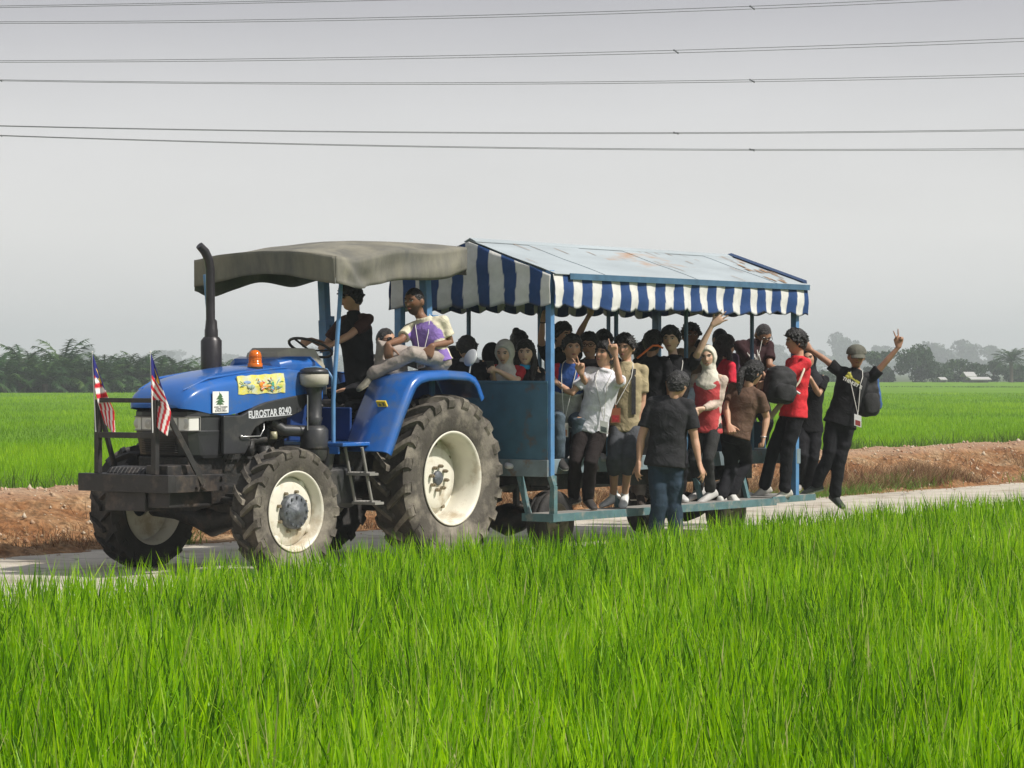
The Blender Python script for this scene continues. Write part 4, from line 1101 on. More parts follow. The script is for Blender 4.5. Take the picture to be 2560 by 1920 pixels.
# --- two hand flags stood on the bull bar
def flag(label, base, lean, w1, seed):
    """hand flag hanging folded beside its stick"""
    t = empty("hand_flag", label, "flag", loc2w(TRACTOR_O, *base), 0.0, group="striped hand flags on the tractor front")
    k = MB(); k.tube([(0, 0, -.10), (lean * .5, 0, .28), (lean, 0, .60)], [.006, .005, .004], 8); k.ball((lean, 0, .605), .008, 8)
    k.build("flag_stick", M_WHITE, t)
    nu, nv = 20, 64
    V, Cc = [], []
    for j in range(nv + 1):
        tt = j / nv
        for i in range(nu + 1):
            s_ = i / nu
            width = (.03 + .16 * min(1, tt * 1.5)) * (1 - .35 * max(0, tt - .7) / .3) * w1
            x = lean * (1 - tt * .8) + .004 + width * (s_ - .1 * (tt > .45) * (1 - s_)) + .09 * tt * tt * (1 if w1 > 0 else -1) * (.3 if seed else 1)
            y = -.03 * math.sin(s_ * 5 + tt * 4 + seed) * min(1, tt * 2) - .01
            z = .59 - tt * (.62 + .10 * s_) - .06 * s_ * (1 - tt)
            V.append((x, y, z))
            # dye
            d1 = tt * 1.0 - s_ * .10
            if d1 < .30:
                c = (.02, .022, .17)
                q = ((s_ - .55) / .30) ** 2 + ((d1 - .20) / .085) ** 2; q2 = ((s_ - .34) / .27) ** 2 + ((d1 - .20) / .07) ** 2
                if q < 1 and q2 > 1: c = (.75, .55, .04)
            else:
                if tt < .62 + .18 * (.5 - s_): b_ = (tt * 14 + (s_ * 2.2 if not seed else -s_ * 2.6))
                else: b_ = (s_ * 7 + tt * (2.5 if not seed else 5))
                c = (.58, .02, .035) if int(math.floor(b_)) % 2 == 0 else (.78, .76, .75)
            Cc.append((*c, 1))
    F = [(j * (nu + 1) + i, j * (nu + 1) + i + 1, (j + 1) * (nu + 1) + i + 1, (j + 1) * (nu + 1) + i) for j in range(nv) for i in range(nu)]
    k = MB(); k.add(V, F, 0, True); o = k.build("flag_cloth", M_FLAG, t, fix=False)
    a_ = o.data.color_attributes.new("col", 'FLOAT_COLOR', 'POINT'); a_.data.foreach_set("color", [q for c in Cc for q in c])
    sol = o.modifiers.new("t", 'SOLIDIFY'); sol.thickness = .003
    return t
M_FLAG = attr_mat("flag_cloth", 0.75, 0.1, 20, 0.05)
# local x of the flags runs to the right of the photo, so the cloth hangs that way
flag("red and white striped flag with blue corner, against the green field", (3.40, -.385, 1.385), -.03, 0.72, 0)
flag("red and white striped flag with blue corner, hanging in front of the headlight", (3.40, .30, 1.385), -.02, 0.80, 1)
# ================================================================== THE PASSENGER WAGON
M_STEEL = mat("blue_grey_paint", (0.045, 0.12, 0.18), 0.55, var=0.18, vscale=4, col2=(0.10, 0.07, 0.05), stain=0.18, stain_scale=5, bump=0.05)
M_RAIL = mat("grey_blue_rail", (0.16, 0.21, 0.235), 0.6, var=0.2, vscale=6, col2=(0.16, 0.10, 0.07), stain=0.3, stain_scale=7)
M_TEAL = mat("teal_rail_paint", (0.075, 0.15, 0.165), 0.6, var=0.2, vscale=8, col2=(0.22, 0.22, 0.2), stain=0.35, stain_scale=9)
M_DECK = mat("worn_deck", (0.22, 0.215, 0.20), 0.85, var=0.15, vscale=8, bump=0.2)
M_ROOF = mat("pale_blue_roof_sheet", (0.33, 0.375, 0.40), 0.55, var=0.10, vscale=3, col2=(0.36, 0.20, 0.10), stain=0.12, stain_scale=2.2, stretch=(0.35, 1, 1), bump=0.06, bscale=5)
wg = empty("passenger_wagon", "blue wagon with a gabled roof and striped awning, crowded with passengers", "wagon", WAGON_O, HEADING)
WL = -4.82
# deck and lower frame
k = MB(); k.box(WL, 0.0, -.94, .52, .83, .86); k.build("floor_deck", M_DECK, wg)
k = MB(); k.box(-.05, .03, -.965, .94, .79, .955); k.box(WL - .03, WL + .05, -.965, .94, .79, .955); k.box(WL + .05, -.05, .52, .58, .79, .94); k.box(WL + .05, -.05, -.965, -.905, .79, .94); k.build("frame_rail", M_RAIL, wg, bevel=.005)
k = MB(); k.box(-.012, .012, -.93, .93, .955, 1.715); k.box(-.02, .02, -.93, .93, 1.70, 1.725); k.box(-.035, -.012, -.03, .03, .955, 1.70)
k.build("front_panel", M_STEEL, wg, bevel=.003)
k = MB(); k.box(WL + .05, -.05, -.955, -.935, .95, 1.25); k.build("far_side_panel", M_STEEL, wg)
k = MB(); k.box(WL - .01, WL + .01, -.93, .5, .955, 1.25); k.build("rear_panel", M_STEEL, wg)
# benches
for y0, y1 in ((-.9, -.55),):
    k = MB(); k.box(WL + .1, -.1, y0, y1, 1.20, 1.24)
    for x in (-.3, -1.5, -2.7, -3.9, -4.6): k.box(x - .02, x + .02, y0 + .03, y1 - .03, .86, 1.2)
    k.build("bench", M_STEEL, wg)
k = MB(); k.box(WL + .1, -1.0, -.05, .12, 1.20, 1.24)
for x in (-1.2, -2.4, -3.6, -4.6): k.box(x - .02, x + .02, 0, .08, .86, 1.2)
k.build("bench", M_STEEL, wg)
# running board
k = MB(); k.box(-4.22, -.01, .62, .985, .40, .425); k.build("running_board", M_DECK, wg)
k = MB(); k.box(-4.23, .012, .985, 1.0, .352, .43); k.box(-.006, .012, .62, .985, .352, .43); k.box(-5.18, -4.24, .93, .945, .37, .44); k.build("board_edging", M_TEAL, wg, bevel=.003)
k = MB(); k.box(-5.18, -4.24, .40, .93, .415, .435); k.build("rear_step_board", M_DECK, wg)
for x in (-.03, -1.6, -3.2, -4.15):
    k = MB(); k.beam((x, .56, .82), (x, .68, .40), .045, .06); k.build("board_bracket", M_TEAL, wg, bevel=.004)
k = MB()
k.prism([(-.10, .34), (.01, .34), (.01, .50), (-.02, .80), (-.10, .80)], .945, .96)
k.beam((-.03, .975, .43), (-.03, .975, .70), .05, .06); k.beam((-.03, .975, .70), (-.01, .95, .80), .05, .06)
k.build("corner_bracket", M_TEAL, wg, bevel=.004)
# posts
def post(x, y, w, z0=.94, z1=2.80, m=None):
    k = MB(); k.box(x - w / 2, x + w / 2, y - w / 2, y + w / 2, z0, z1); k.build("roof_post", m or M_LBLUE, wg, bevel=.004)
M_DPOST = mat("dull_blue_paint", (0.05, 0.12, 0.20), .5, var=.2, vscale=8)
post(-.03, .93, .065, .79); post(WL + .03, .90, .07, .44, 2.8); post(-.03, -.93, .08); post(WL + .03, -.93, .08, m=M_DPOST)
for x in (-1.75, -3.09, -4.45): post(x, .55, .035, .94, 2.86, M_DPOST)
for x in (-1.19, -2.47, -3.80): post(x, -.93, .035, .94, 2.78, M_DPOST)
# roof frame
k = MB()
for y in (-.93, .93): k.box(WL, 0, y - .02, y + .02, 2.74, 2.79)
for x in (-.03, -1.19, -2.47, -3.80, WL + .03):
    k.beam((x, -.93, 2.76), (x, 0, 3.07), .035, .04); k.beam((x, .93, 2.76), (x, 0, 3.07), .035, .04); k.beam((x, -.93, 2.75), (x, .93, 2.75), .03)
k.beam((WL, 0, 3.07), (0, 0, 3.07), .04)
k.build("roof_frame", M_DPOST, wg)
# roof sheets, one part per sheet on the near slope
def slope(x0, x1, sg, dz):
    k = MB(); ye = 1.03; n_ = 6; top, bot = [], []
    for i in range(n_ + 1):
        t = i / n_; y = sg * ye * t; z = 3.115 - .345 * t + .003 * math.sin(i * 1.7) + dz
        top.append((y, z))
    poly = top + [(y, z - .006) for y, z in reversed(top)]
    k.prism(poly, x0, x1, axis='x'); return k.build("roof_sheet", M_ROOF, wg)
xs = [.02, -.86, -1.72, -2.58, -3.42, -4.2, WL - .06]
for i in range(6):
    slope(xs[i + 1] - .03, xs[i], 1, .006 * (i % 2)); slope(xs[i + 1] - .03, xs[i], -1, .003 * (i % 2))
k = MB(); k.prism([(-.07, 3.098), (0, 3.128), (.07, 3.098), (.07, 3.106), (0, 3.14), (-.07, 3.106)], WL - .07, .03, axis='x'); k.build("ridge_cap", M_ROOF, wg)
k = MB(); k.box(WL - .06, -.22, 1.032, 1.040, 2.715, 2.775); k.build("eave_trim", M_DPOST, wg)
M_RUST = mat("rust_streak", (0.26, 0.17, 0.11), .9, var=.4, vscale=12)
random.seed(8)
k = MB()
for i in range(24):
    x = random.uniform(WL, -.1); t = random.choice([random.uniform(.02, .25), random.uniform(.02, .9)])
    if i > 34: x = random.uniform(WL, -4.4); t = random.uniform(.5, .95)
    L_ = random.uniform(.05, .22); y0 = 1.03 * t; y1 = min(1.02, y0 + L_); w_ = random.uniform(.004, .013)
    z0, z1 = 3.115 - .345 * t + .0105, 3.115 - .345 * y1 / 1.03 + .0105
    k.add([(x - w_, y0, z0), (x + w_ * .6, y0 - .02, z0 + .006), (x + w_, y1, z1), (x - w_ * .3, y1 + .01, z1 - .004)], [(0, 1, 2, 3)])
for i in range(16):
    x = random.uniform(WL, -4.25); t = random.uniform(.35, .93); L_ = random.uniform(.06, .16); y0 = 1.03 * t; y1 = min(1.02, y0 + L_); w_ = random.uniform(.02, .05)
    z0, z1 = 3.115 - .345 * t + .0125, 3.115 - .345 * y1 / 1.03 + .0125
    k.add([(x - w_, y0, z0), (x, y0 - .02, z0 + .006), (x + w_, y1 - .01, z1 + .003), (x, y1, z1)], [(0, 1, 2, 3)])
ru = k.build("rust_streaks", M_RUST, wg); ru["kind"] = "stuff"
# striped awning
M_STRIPE = attr_mat("striped_awning", 0.75, 0.25, 9, 0.08)
def awning(name, P0, P1, ztop, zbot, outn, period, phase, seed):
    """cloth hanging from P0->P1; ztop(s) the edge it hangs from"""
    P0, P1 = Vector(P0), Vector(P1); L_ = (P1 - P0).length; o_ = Vector(outn)
    n_ = int(L_ / .011); rows = 14; V = []; C_ = []
    for r_ in range(rows + 1):
        t = r_ / rows
        for i in range(n_ + 1):
            s_ = i / n_; d_ = s_ * L_
            p = P0.lerp(P1, s_); zt_ = ztop(s_)
            sc_ = .035 * abs(math.sin(math.pi * d_ / .31 + seed)) 
            zb_ = zbot + .035 - sc_ + .012 * math.sin(d_ * 3.1 + seed)
            z = zt_ + (zb_ - zt_) * t
            off = .012 + t * (.018 * math.sin(d_ * 2 * math.pi / .33 + seed) + .02 * noise.noise((d_ * 2.5, z * 2.5, seed))) + .006 * math.sin(z * 22 + d_ * 1.5)
            V.append((p.x + o_.x * off, p.y + o_.y * off, z))
            wob = .012 * math.sin(z * 9 + d_ * 5.0 + seed)
            b_ = int(math.floor((d_ + wob) / period + phase)) % 2
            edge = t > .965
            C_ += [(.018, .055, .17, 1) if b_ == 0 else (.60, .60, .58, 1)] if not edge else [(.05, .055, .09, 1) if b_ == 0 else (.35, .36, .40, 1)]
    F = [(r_ * (n_ + 1) + i, r_ * (n_ + 1) + i + 1, (r_ + 1) * (n_ + 1) + i + 1, (r_ + 1) * (n_ + 1) + i) for r_ in range(rows) for i in range(n_)]
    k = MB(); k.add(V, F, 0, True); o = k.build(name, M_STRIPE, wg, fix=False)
    a_ = o.data.color_attributes.new("col", 'FLOAT_COLOR', 'POINT'); a_.data.foreach_set("color", [q for c in C_ for q in c])
    s2 = o.modifiers.new("t", 'SOLIDIFY'); s2.thickness = .004
    return o
gz = lambda s_: 2.765 + .345 * (1 - abs(s_ * 2 - 1)) - .01
awning("gable_awning", (.035, .985, 0), (.035, -.985, 0), gz, 2.44, (1, 0), .157, 1.35, .3)
awning("gable_awning", (WL - .07, .985, 0), (WL - .07, -.985, 0), gz, 2.44, (-1, 0), .157, .3, 1.3)
awning("side_awning", (.03, 1.0, 0), (WL - .06, 1.0, 0), lambda s_: 2.76, 2.42, (0, 1), .166, 1.0, .9)
awning("side_awning", (.03, -1.0, 0), (WL - .06, -1.0, 0), lambda s_: 2.76, 2.42, (0, -1), .166, 0.0, 2.1)
k = MB()
for sg in (1, -1):
    k.loft([[(x, sg * y, z) for x, z in ((WL - .02, 3.125 - .335 * y), (WL - .005, 3.14 - .335 * y), (WL - .09, 3.155 - .335 * y), (WL - .10, 3.12 - .335 * y))] for y in (0, .2, .4, .6, .8, .98)], closed=True, smooth=False)
k.build("gable_trim", mat("navy_canvas", (.014, .038, .10), .8, var=.1), wg)
# chassis
k = MB()
for y in (-.35, .35): k.box(WL + .1, -.1, y - .04, y + .04, .62, .78)
for x in (-.5, -1.6, -2.8, -4.0): k.box(x - .04, x + .04, -.6, .6, .66, .78)
k.box(-.2, -.1, -.9, .9, .70, .79); k.tube([(.0, 0, .66), (1.0, 0, .5), (1.15, 0, .5)], .04, 10); k.beam((-.2, .4, .68), (.75, .03, .54), .05); k.beam((-.2, -.4, .68), (.75, -.03, .54), .05)
k.build("chassis", M_IRON, wg, bevel=.006)
for x in (-.62, -3.95):
    k = MB(); k.tube([(x, -.62, .34), (x, -.3, .34), (x, -.16, .33), (x, 0, .32), (x, .16, .33), (x, .3, .34), (x, .62, .34)], [.05, .05, .12, .17, .12, .05, .05], 14)
    for y in (-.4, .4):
        for q in range(4): k.tube([(x - .42 + q * .06, y, .50 + .018 * q), (x, y, .40 + .018 * q), (x + .42 - q * .06, y, .50 + .018 * q)], .02, 6)
        k.beam((x + .42, y, .5), (x + .42, y, .68), .05)
    k.build("axle", M_IRON, wg)
def wagon_wheel(x, y):
    w = bpy.data.objects.new("wheel", None); COL.objects.link(w); w.parent = wg; w.location = (x, y, .315); w.scale = (.875, .9, .875)
    sg = 1 if y > 0 else -1
    k = MB(AX); k.lathe([(.21, -.09), (.24, -.105), (.31, -.105), (.35, -.085), (.36, -.05), (.352, -.045), (.352, -.038), (.36, -.03), (.36, .03), (.352, .038), (.352, .045), (.36, .05), (.35, .085), (.31, .105), (.24, .105), (.21, .09)], 40); k.build("tyre", M_RUBD, w)
    k = MB(AX); k.lathe([(.215, .10), (.205, .085), (.19, .04), (.185, -.02), (.15, -.03), (.12, -.02), (.09, .03), (.05, .04), (.045, .09), (0, .095)], 32)
    k.lathe([(.215, -.1), (.19, -.05), (.185, -.02)], 32)
    for i in range(6): a_ = i * math.pi / 3; k.lathe([(.014, .0), (.014, .03), (0, .03)], 6, Matrix.Translation((.115 * math.cos(a_), .115 * math.sin(a_), -.015)), smooth=False)
    r_ = k.build("rim", M_WRIM, w)
    if sg < 0: r_.scale = (1, -1, 1)
M_WRIM = mat("dusty_grey_rim", (0.24, 0.22, 0.17), .6, var=.2, col2=(.08, .06, .04), stain=.4, stain_scale=8)
for x in (-.62, -3.95):
    for y in (-.52, .52): wagon_wheel(x, y)
# ================================================================== PEOPLE
def wd(px, y):            # depth of a photo column on the wagon's lengthwise plane y
    return (y + SA * WAGON_O[0] - CA * WAGON_O[1]) / (SA * (px - 1280) / 7000 - CA)
def td(px, y):
    return (y + SA * TRACTOR_O[0] - CA * TRACTOR_O[1]) / (SA * (px - 1280) / 7000 - CA)
M_SKIN = attr_mat("skin", 0.5, 0.06, 60, 0.05, spec=0.35)
M_CLOTH = attr_mat("cloth", 0.85, 0.75, 9, 0.16, spec=0.15)
M_HAIRM = attr_mat("hair", 0.42, 1.0, 60, 0.5, spec=0.5)
M_SHOE = attr_mat("shoe", 0.6, 0.1, 40, 0.1)
M_EYE = glassy("eye", (0.012, 0.009, 0.008), 0.15)
M_EYEW = mat("eye_white", (0.55, 0.52, 0.48), 0.4, var=0.02)
M_BROW = mat("brow_hair", (0.012, 0.010, 0.010), 0.8)
M_LIP = mat("lips", (0.26, 0.085, 0.07), 0.5, var=0.1)
M_TEETH = mat("teeth", (0.62, 0.60, 0.55), 0.4, var=0.02)
M_LANY = mat("lanyard_ribbon", (0.62, 0.61, 0.58), 0.7)
M_DARKL = glassy("dark_lens", (0.01, 0.01, 0.012), 0.1)

def R_head(d, jaw=1.0):
    x, y, z = d
    a, b, c = 0.074, (0.090 if y > 0 else 0.098), (0.106 if z > 0 else 0.119)
    if z < 0: a *= 1 - 0.22 * min(1, -z) ** 1.6 * jaw; b *= 1 - 0.06 * (-z) ** 1.5
    r = 1 / math.sqrt((x / a) ** 2 + (y / b) ** 2 + (z / c) ** 2)
    if y > 0:
        g = lambda cx_, cz_, sx_, sz_: math.exp(-((x - cx_) / sx_) ** 2 - ((z - cz_) / sz_) ** 2)
        r += 0.017 * g(0, -.30, .14, .11) * (y > .3) + 0.009 * g(0, -.12, .10, .20)
        r -= 0.007 * (g(.33, .06, .17, .11) + g(-.33, .06, .17, .11))
        r += 0.004 * (g(.3, .22, .3, .09) + g(-.3, .22, .3, .09))
        r += 0.006 * g(0, -.58, .22, .07) - 0.004 * g(0, -.69, .25, .05) + 0.010 * g(0, -.84, .30, .12)
        r += 0.004 * (g(.48, -.18, .2, .2) + g(-.48, -.18, .2, .2))
    return r
def dirs(n, m):
    D = []
    for i in range(m + 1):
        t = math.pi * i / m
        for j in range(n):
            p = 2 * math.pi * j / n
            D.append((math.sin(t) * math.cos(p), math.sin(t) * math.sin(p), math.cos(t)))
    return D
def sphere_faces(n, m):
    return [(i * n + j, (i + 1) * n + j, (i + 1) * n + (j + 1) % n, i * n + (j + 1) % n) for i in range(m) for j in range(n)]
_D1, _F1 = dirs(40, 30), sphere_faces(40, 30)
_D2, _F2 = dirs(44, 30), sphere_faces(44, 30)
def sstep(a, b, x):
    t = max(0, min(1, (x - a) / (b - a))); return t * t * (3 - 2 * t)
def remesh(mb, voxel, smooth=2, fac=0.5):
    me = mb.mesh("tmp"); o = bpy.data.objects.new("tmp", me); COL.objects.link(o)
    r = o.modifiers.new("r", 'REMESH'); r.mode = 'VOXEL'; r.voxel_size = voxel
    if smooth: s = o.modifiers.new("s", 'SMOOTH'); s.iterations = smooth; s.factor = fac
    bpy.context.view_layer.update()
    dg = bpy.context.evaluated_depsgraph_get()
    m2 = bpy.data.meshes.new_from_object(o.evaluated_get(dg))
    bpy.data.objects.remove(o); bpy.data.meshes.remove(me)
    return m2
def paint(me, fn):
    n = len(me.vertices); co = np.empty(n * 3); me.vertices.foreach_get("co", co); co = co.reshape(-1, 3)
    c = np.ones((n, 4)); c[:, :3] = fn(co)
    a_ = me.color_attributes.new("col", 'FLOAT_COLOR', 'POINT'); a_.data.foreach_set("color", c.ravel())
def wrinkle(me, amp, sc, seed):
    n = len(me.vertices); co = np.empty(n * 3); me.vertices.foreach_get("co", co); co = co.reshape(-1, 3)
    no = np.empty(n * 3); me.vertices.foreach_get("normal", no); no = no.reshape(-1, 3)
    f = np.array([noise.noise((x * sc + seed, y * sc, z * sc * 1.7)) * .75 + .25 * (1 - 2 * abs(noise.noise((x * sc * .6 + seed, y * sc * .6 + 5, (z + x * .6) * sc * 1.1)))) - .1 for x, y, z in co])
    co += no * (amp * f)[:, None]; me.vertices.foreach_set("co", co.ravel())
def finish(me, name, m, parent, base, label=None):
    me.transform(Matrix.Translation(-base)); me.name = name
    me.materials.clear(); me.materials.append(m)
    me.polygons.foreach_set("use_smooth", [True] * len(me.polygons)); me.update()
    o = bpy.data.objects.new(name, me); COL.objects.link(o); o.parent = parent
    if label: o["label"] = label
    return o
def limb(k, pts, rs, n=10):
    k.tube(pts, list(rs), n)
    for p, r in ((pts[0], rs[0]), (pts[-1], rs[-1])): k.ball(tuple(p), r * .98, 10)
def ring(c, X, Y, rx, ry, n=20, e=1.0):
    return [tuple(Vector(c) + X * (rx * math.copysign(abs(math.cos(t)) ** e, math.cos(t))) + Y * (ry * math.copysign(abs(math.sin(t)) ** e, math.sin(t)))) for t in [2 * math.pi * i / n for i in range(n)]]
GEST = {  # curls of index, middle, ring, little, then thumb (0 in line .. 1 folded), spread
    'relax': ((.35, .45, .5, .55), .3, .05), 'open': ((.05, .03, .05, .08), .0, .34), 'fist': ((1., 1., 1., 1.), .9, .0), 'point': ((.0, .95, 1., 1.), .8, .0),
    'vee': ((.0, .02, 1., 1.), .9, .45), 'three': ((.05, .05, .12, .95), .8, .28), 'grip': ((.72, .72, .75, .78), .6, .02), 'down': ((.25, .2, .3, .4), .1, .12)}
def hand(k, W, dw, pn, side, g, S=1.0, r=.0088):
    dw = dw.normalized(); pn = (pn - dw * pn.dot(dw)).normalized()
    ts = dw.cross(pn) if side == 'R' else pn.cross(dw)
    curls, th, spr = GEST[g]
    rr = []
    for t, w, h_ in ((-.01, .026, .022), (.02, .033, .019), (.05, .040, .017), (.078, .041, .014), (.092, .036, .010)):
        rr.append(ring(W + dw * t * S, ts, pn, w * S, h_ * S, 12, .8))
    k.loft(rr)
    for i, (off, L_) in enumerate(((.029, .070), (.010, .078), (-.010, .072), (-.028, .056))):
        c = curls[i]; p = W + dw * (.082 if i in (1, 2) else .076) * S + ts * off * S
        a0 = spr * (1.1, .35, -.45, -1.1)[i]
        d0 = (dw * math.cos(a0) + ts * math.sin(a0)).normalized()
        pts = [p - d0 * .012, p]; ang = 0
        for s_, f_ in ((.42, 1.25), (.33, 1.7), (.27, 1.1)):
            ang += c * f_
            p = p + (d0 * math.cos(ang) + pn * math.sin(ang)) * L_ * s_ * S; pts.append(p)
        k.tube(pts, [r * 1.05, r * 1.08, r, r * .95, r * .78], 7); k.ball(tuple(pts[-1]), r * .78, 8)
    p = W + dw * .025 * S + ts * .030 * S; a0 = .75 - th * .35
    d0 = (dw * math.cos(a0) + ts * math.sin(a0)).normalized()
    q1 = p + d0 * .036 * S; d1 = (d0 + pn * th * .9 - ts * th * .9).normalized(); q2 = q1 + d1 * .030 * S; q3 = q2 + (d1 + pn * th * .3 - ts * th * .5).normalized() * .024 * S
    k.tube([p - d0 * .02, p, q1, q2, q3], [.014, .014, .0115, .0105, .0085], 7); k.ball(tuple(q3), .0085, 8)
def ik(a, b, l1, l2, pole):
    d = b - a; D = min(d.length, (l1 + l2) * .995); n_ = d.normalized()
    x = (l1 * l1 - l2 * l2 + D * D) / (2 * D); h_ = math.sqrt(max(l1 * l1 - x * x, 0))
    p = (pole - n_ * pole.dot(n_)).normalized()
    return a + n_ * x + p * h_

SKIN = {'m': (.48, .28, .185), 'l': (.60, .40, .29), 'd': (.19, .098, .058), 'b': (.34, .185, .118)}
PERSON_N = [0]
def V3(t, d):                      # (px, py, depth offset) -> world
    return at(t[0], t[1], d + (t[2] if len(t) > 2 else 0))
def person(label, h, d, by=0, hy=None, hp=0, hr=0, S=1.0, pv=None, gz=None, sit=None, sk='m', hair='short', haircol=(.012, .011, .012), shirt=(.012, .012, .014), sleeve='short', slcol=None, pants=(.013, .013, .016),
           legs='long', shoes=(.5, .5, .5), sole=(.6, .6, .58), L=None, R=None, kL=None, kR=None, aL=None, aR=None, tL=None, tR=None, hijab=None, face=True, smile=False, vox=.0085, shirtfn=None, hem=.10, fat=1.0, lower=True, neck=None, cap=None, glasses=False, beard=False, group=None, collar=None, sunglasses=False, wr=1.0, sh=1.0):
    PERSON_N[0] += 1; seed = PERSON_N[0] * 7.3
    by = math.radians(by); hyr = by if hy is None else math.radians(hy)
    f = Vector((math.sin(by), -math.cos(by), 0)); l = Vector((math.cos(by), math.sin(by), 0)); up = Vector((0, 0, 1))
    H = at(h[0], h[1], d)
    Hm = Matrix((( -math.cos(hyr)), ( math.sin(hyr)), 0), ) if False else None
    X = Vector((-math.cos(hyr), -math.sin(hyr), 0)); Y = Vector((math.sin(hyr), -math.cos(hyr), 0))
    HM = Matrix((X, Y, up)).transposed() @ Matrix.Rotation(math.radians(-hp), 3, 'X') @ Matrix.Rotation(math.radians(hr), 3, 'Y')
    hs = 1.14 * S ** .5
    HX = HM.to_4x4(); HX = Matrix.Translation(H) @ HX @ Matrix.Scale(hs, 4)
    hup = HM @ up
    Nk = V3(neck, d) if neck else H - hup * (.165 * S) * .5 - up * (.165 * S) * .5 - f * .03
    Pv = V3(pv, d) if pv else Vector((H.x - f.x * .02, H.y - f.y * .02, 0)) + up * (H.z - .675 * S)
    if sit is not None and not pv: Pv.z = sit + .09
    spine = (Nk - Pv); su = spine.normalized()
    bl = (l - su * l.dot(su)).normalized(); bf = bl.cross(su)

    SL = Nk - su * .045 + bl * .168 * S * sh; SR = Nk - su * .045 - bl * .168 * S * sh
    hipL = Pv + bl * .085; hipR = Pv - bl * .085
    base = Vector((Pv.x, Pv.y, gz if gz is not None else (aL and V3(aL, d).z - .08) or Pv.z - .5))
    t = empty("person", label, "person", base, 0, group)
    # arms
    arms = {}
    for nm, sh_, spec, sgn in (('L', SL, L, 1), ('R', SR, R, -1)):
        if spec is None:
            spec = {}
            E_ = sh_ - up * .27 * S + bl * sgn * .045 - f * .02; W_ = E_ - up * .24 * S + f * .05 - bl * sgn * .0
        else:
            W_ = V3(spec['w'], d)
            if 'e' in spec: E_ = V3(spec['e'], d)
            else: E_ = ik(sh_, W_, .275 * S, .25 * S, Vector(spec.get('pole', tuple(-up * .8 + bl * sgn * .5 - f * .3))))
        dw = (V3(spec['t'], d) - W_) if 't' in spec else (W_ - E_)
        pn = Vector(spec['pn']) if 'pn' in spec else (-bl * sgn + f * .1 if not spec else Vector((0, -1, .05)))
        if abs(pn.normalized().dot(dw.normalized())) > .95: pn = f
        arms[nm] = (sh_, E_, W_, dw, pn, spec.get('g', 'relax'), spec)
    # legs
    legp = {}
    for nm, hp_, kk, aa_, sgn in (('L', hipL, kL, aL, 1), ('R', hipR, kR, aR, -1)):
        if aa_: A_ = V3(aa_, d)
        elif sit is not None: A_ = hp_ + f * .42 + bl * sgn * .04 - up * .45; 
        else: A_ = Vector((hp_.x, hp_.y, (gz if gz is not None else 0) + .085)) + bl * sgn * .03
        if gz is not None and not aa_: A_.z = max(A_.z, gz + .085)
        K_ = V3(kk, d) if kk else ik(hp_, A_, .42 * S, .40 * S, f + Vector((0, 0, .6 if sit is not None else 0)))
        legp[nm] = (hp_, K_, A_)
    skc = SKIN[sk]
    # ---- the body: one closed skin
    k = MB()
    hv = [HX @ (Vector(D_) * R_head(D_)) for D_ in _D1]
    k.add(hv, _F1, 0, True)
    for sg in (1, -1):
        k.ball((0, 0, 0), (.013, .021, .031), 8, 0, HX @ Matrix.Translation((.074 * sg, -.008, -.012)) @ Matrix.Rotation(.3 * sg, 4, 'Z'))
    limb(k, [HX @ Vector((0, -.03, -.04)), (HX @ Vector((0, -.032, -.10))).lerp(Nk, .3), Nk - su * .03], [.050, .050, .060])
    k.loft([ring(Nk.lerp(Pv, t_), bl, bf, rx * S, ry * S) for t_, rx, ry in ((-.0, .055, .055), (.07, .12, .07), (.16, .14, .085), (.4, .13, .09), (.65, .115, .085), (.85, .125, .09), (1.0, .13, .095), (1.1, .1, .08))])
    for nm in 'LR':
        sh_, E_, W_, dw, pn, g_, sp_ = arms[nm]
        dn = (W_ - E_).normalized()
        limb(k, [sh_.lerp(Nk, .25), sh_, sh_.lerp(E_, .45), E_, E_.lerp(W_, .3), W_.lerp(E_, .12), W_], [.05 * fat, .048 * fat, .044 * fat, .036 * fat, .037 * fat, .026, .0255])
        hand(k, W_ + dw.normalized() * .008, dw, pn, nm, g_, 1.12 * S, .0100)
        if lower:
            a_, b_, c_ = legp[nm]
            limb(k, [a_, a_.lerp(b_, .5), b_, b_.lerp(c_, .3), c_], [.075, .068, .05, .050, .034])
            if legs == 'sandal': limb(k, [c_ - up * .03, c_ + f * .08 - up * .06, c_ + f * .15 - up * .07], [.032, .034, .022])
    me = remesh(k, vox, 1, .4)
    HI = HX.inverted()
    def skinpaint(co):
        c = np.tile(np.array(skc), (len(co), 1))
        M_ = np.array(HI); q = co @ M_[:3, :3].T + M_[:3, 3]
        nrm = np.linalg.norm(q, axis=1); q = q / np.maximum(nrm, 1e-6)[:, None]
        on = (nrm < .14) & (q[:, 1] > .1)
        cheek = np.exp(-((np.abs(q[:, 0]) - .5) / .25) ** 2 - ((q[:, 2] + .2) / .25) ** 2) * on
        c *= (1 + cheek[:, None] * np.array([.12, .0, -.02]))
        socket_shade = np.exp(-((np.abs(q[:, 0]) - .33) / .16) ** 2 - ((q[:, 2] - .07) / .09) ** 2) * on
        c *= (1 - .22 * socket_shade)[:, None]  # shade of the eye hollows painted into the skin colour
        if beard:
            bd = (1 / (1 + np.exp((q[:, 2] + .45) * 16))) * on * (1 - np.exp(-(q[:, 0] / .25) ** 2 - ((q[:, 2] + .59) / .07) ** 2))
            c = c * (1 - .8 * bd[:, None]) + np.array([.015, .012, .012]) * .8 * bd[:, None]
        return c
    paint(me, skinpaint)
    finish(me, "body", M_SKIN, t, base)
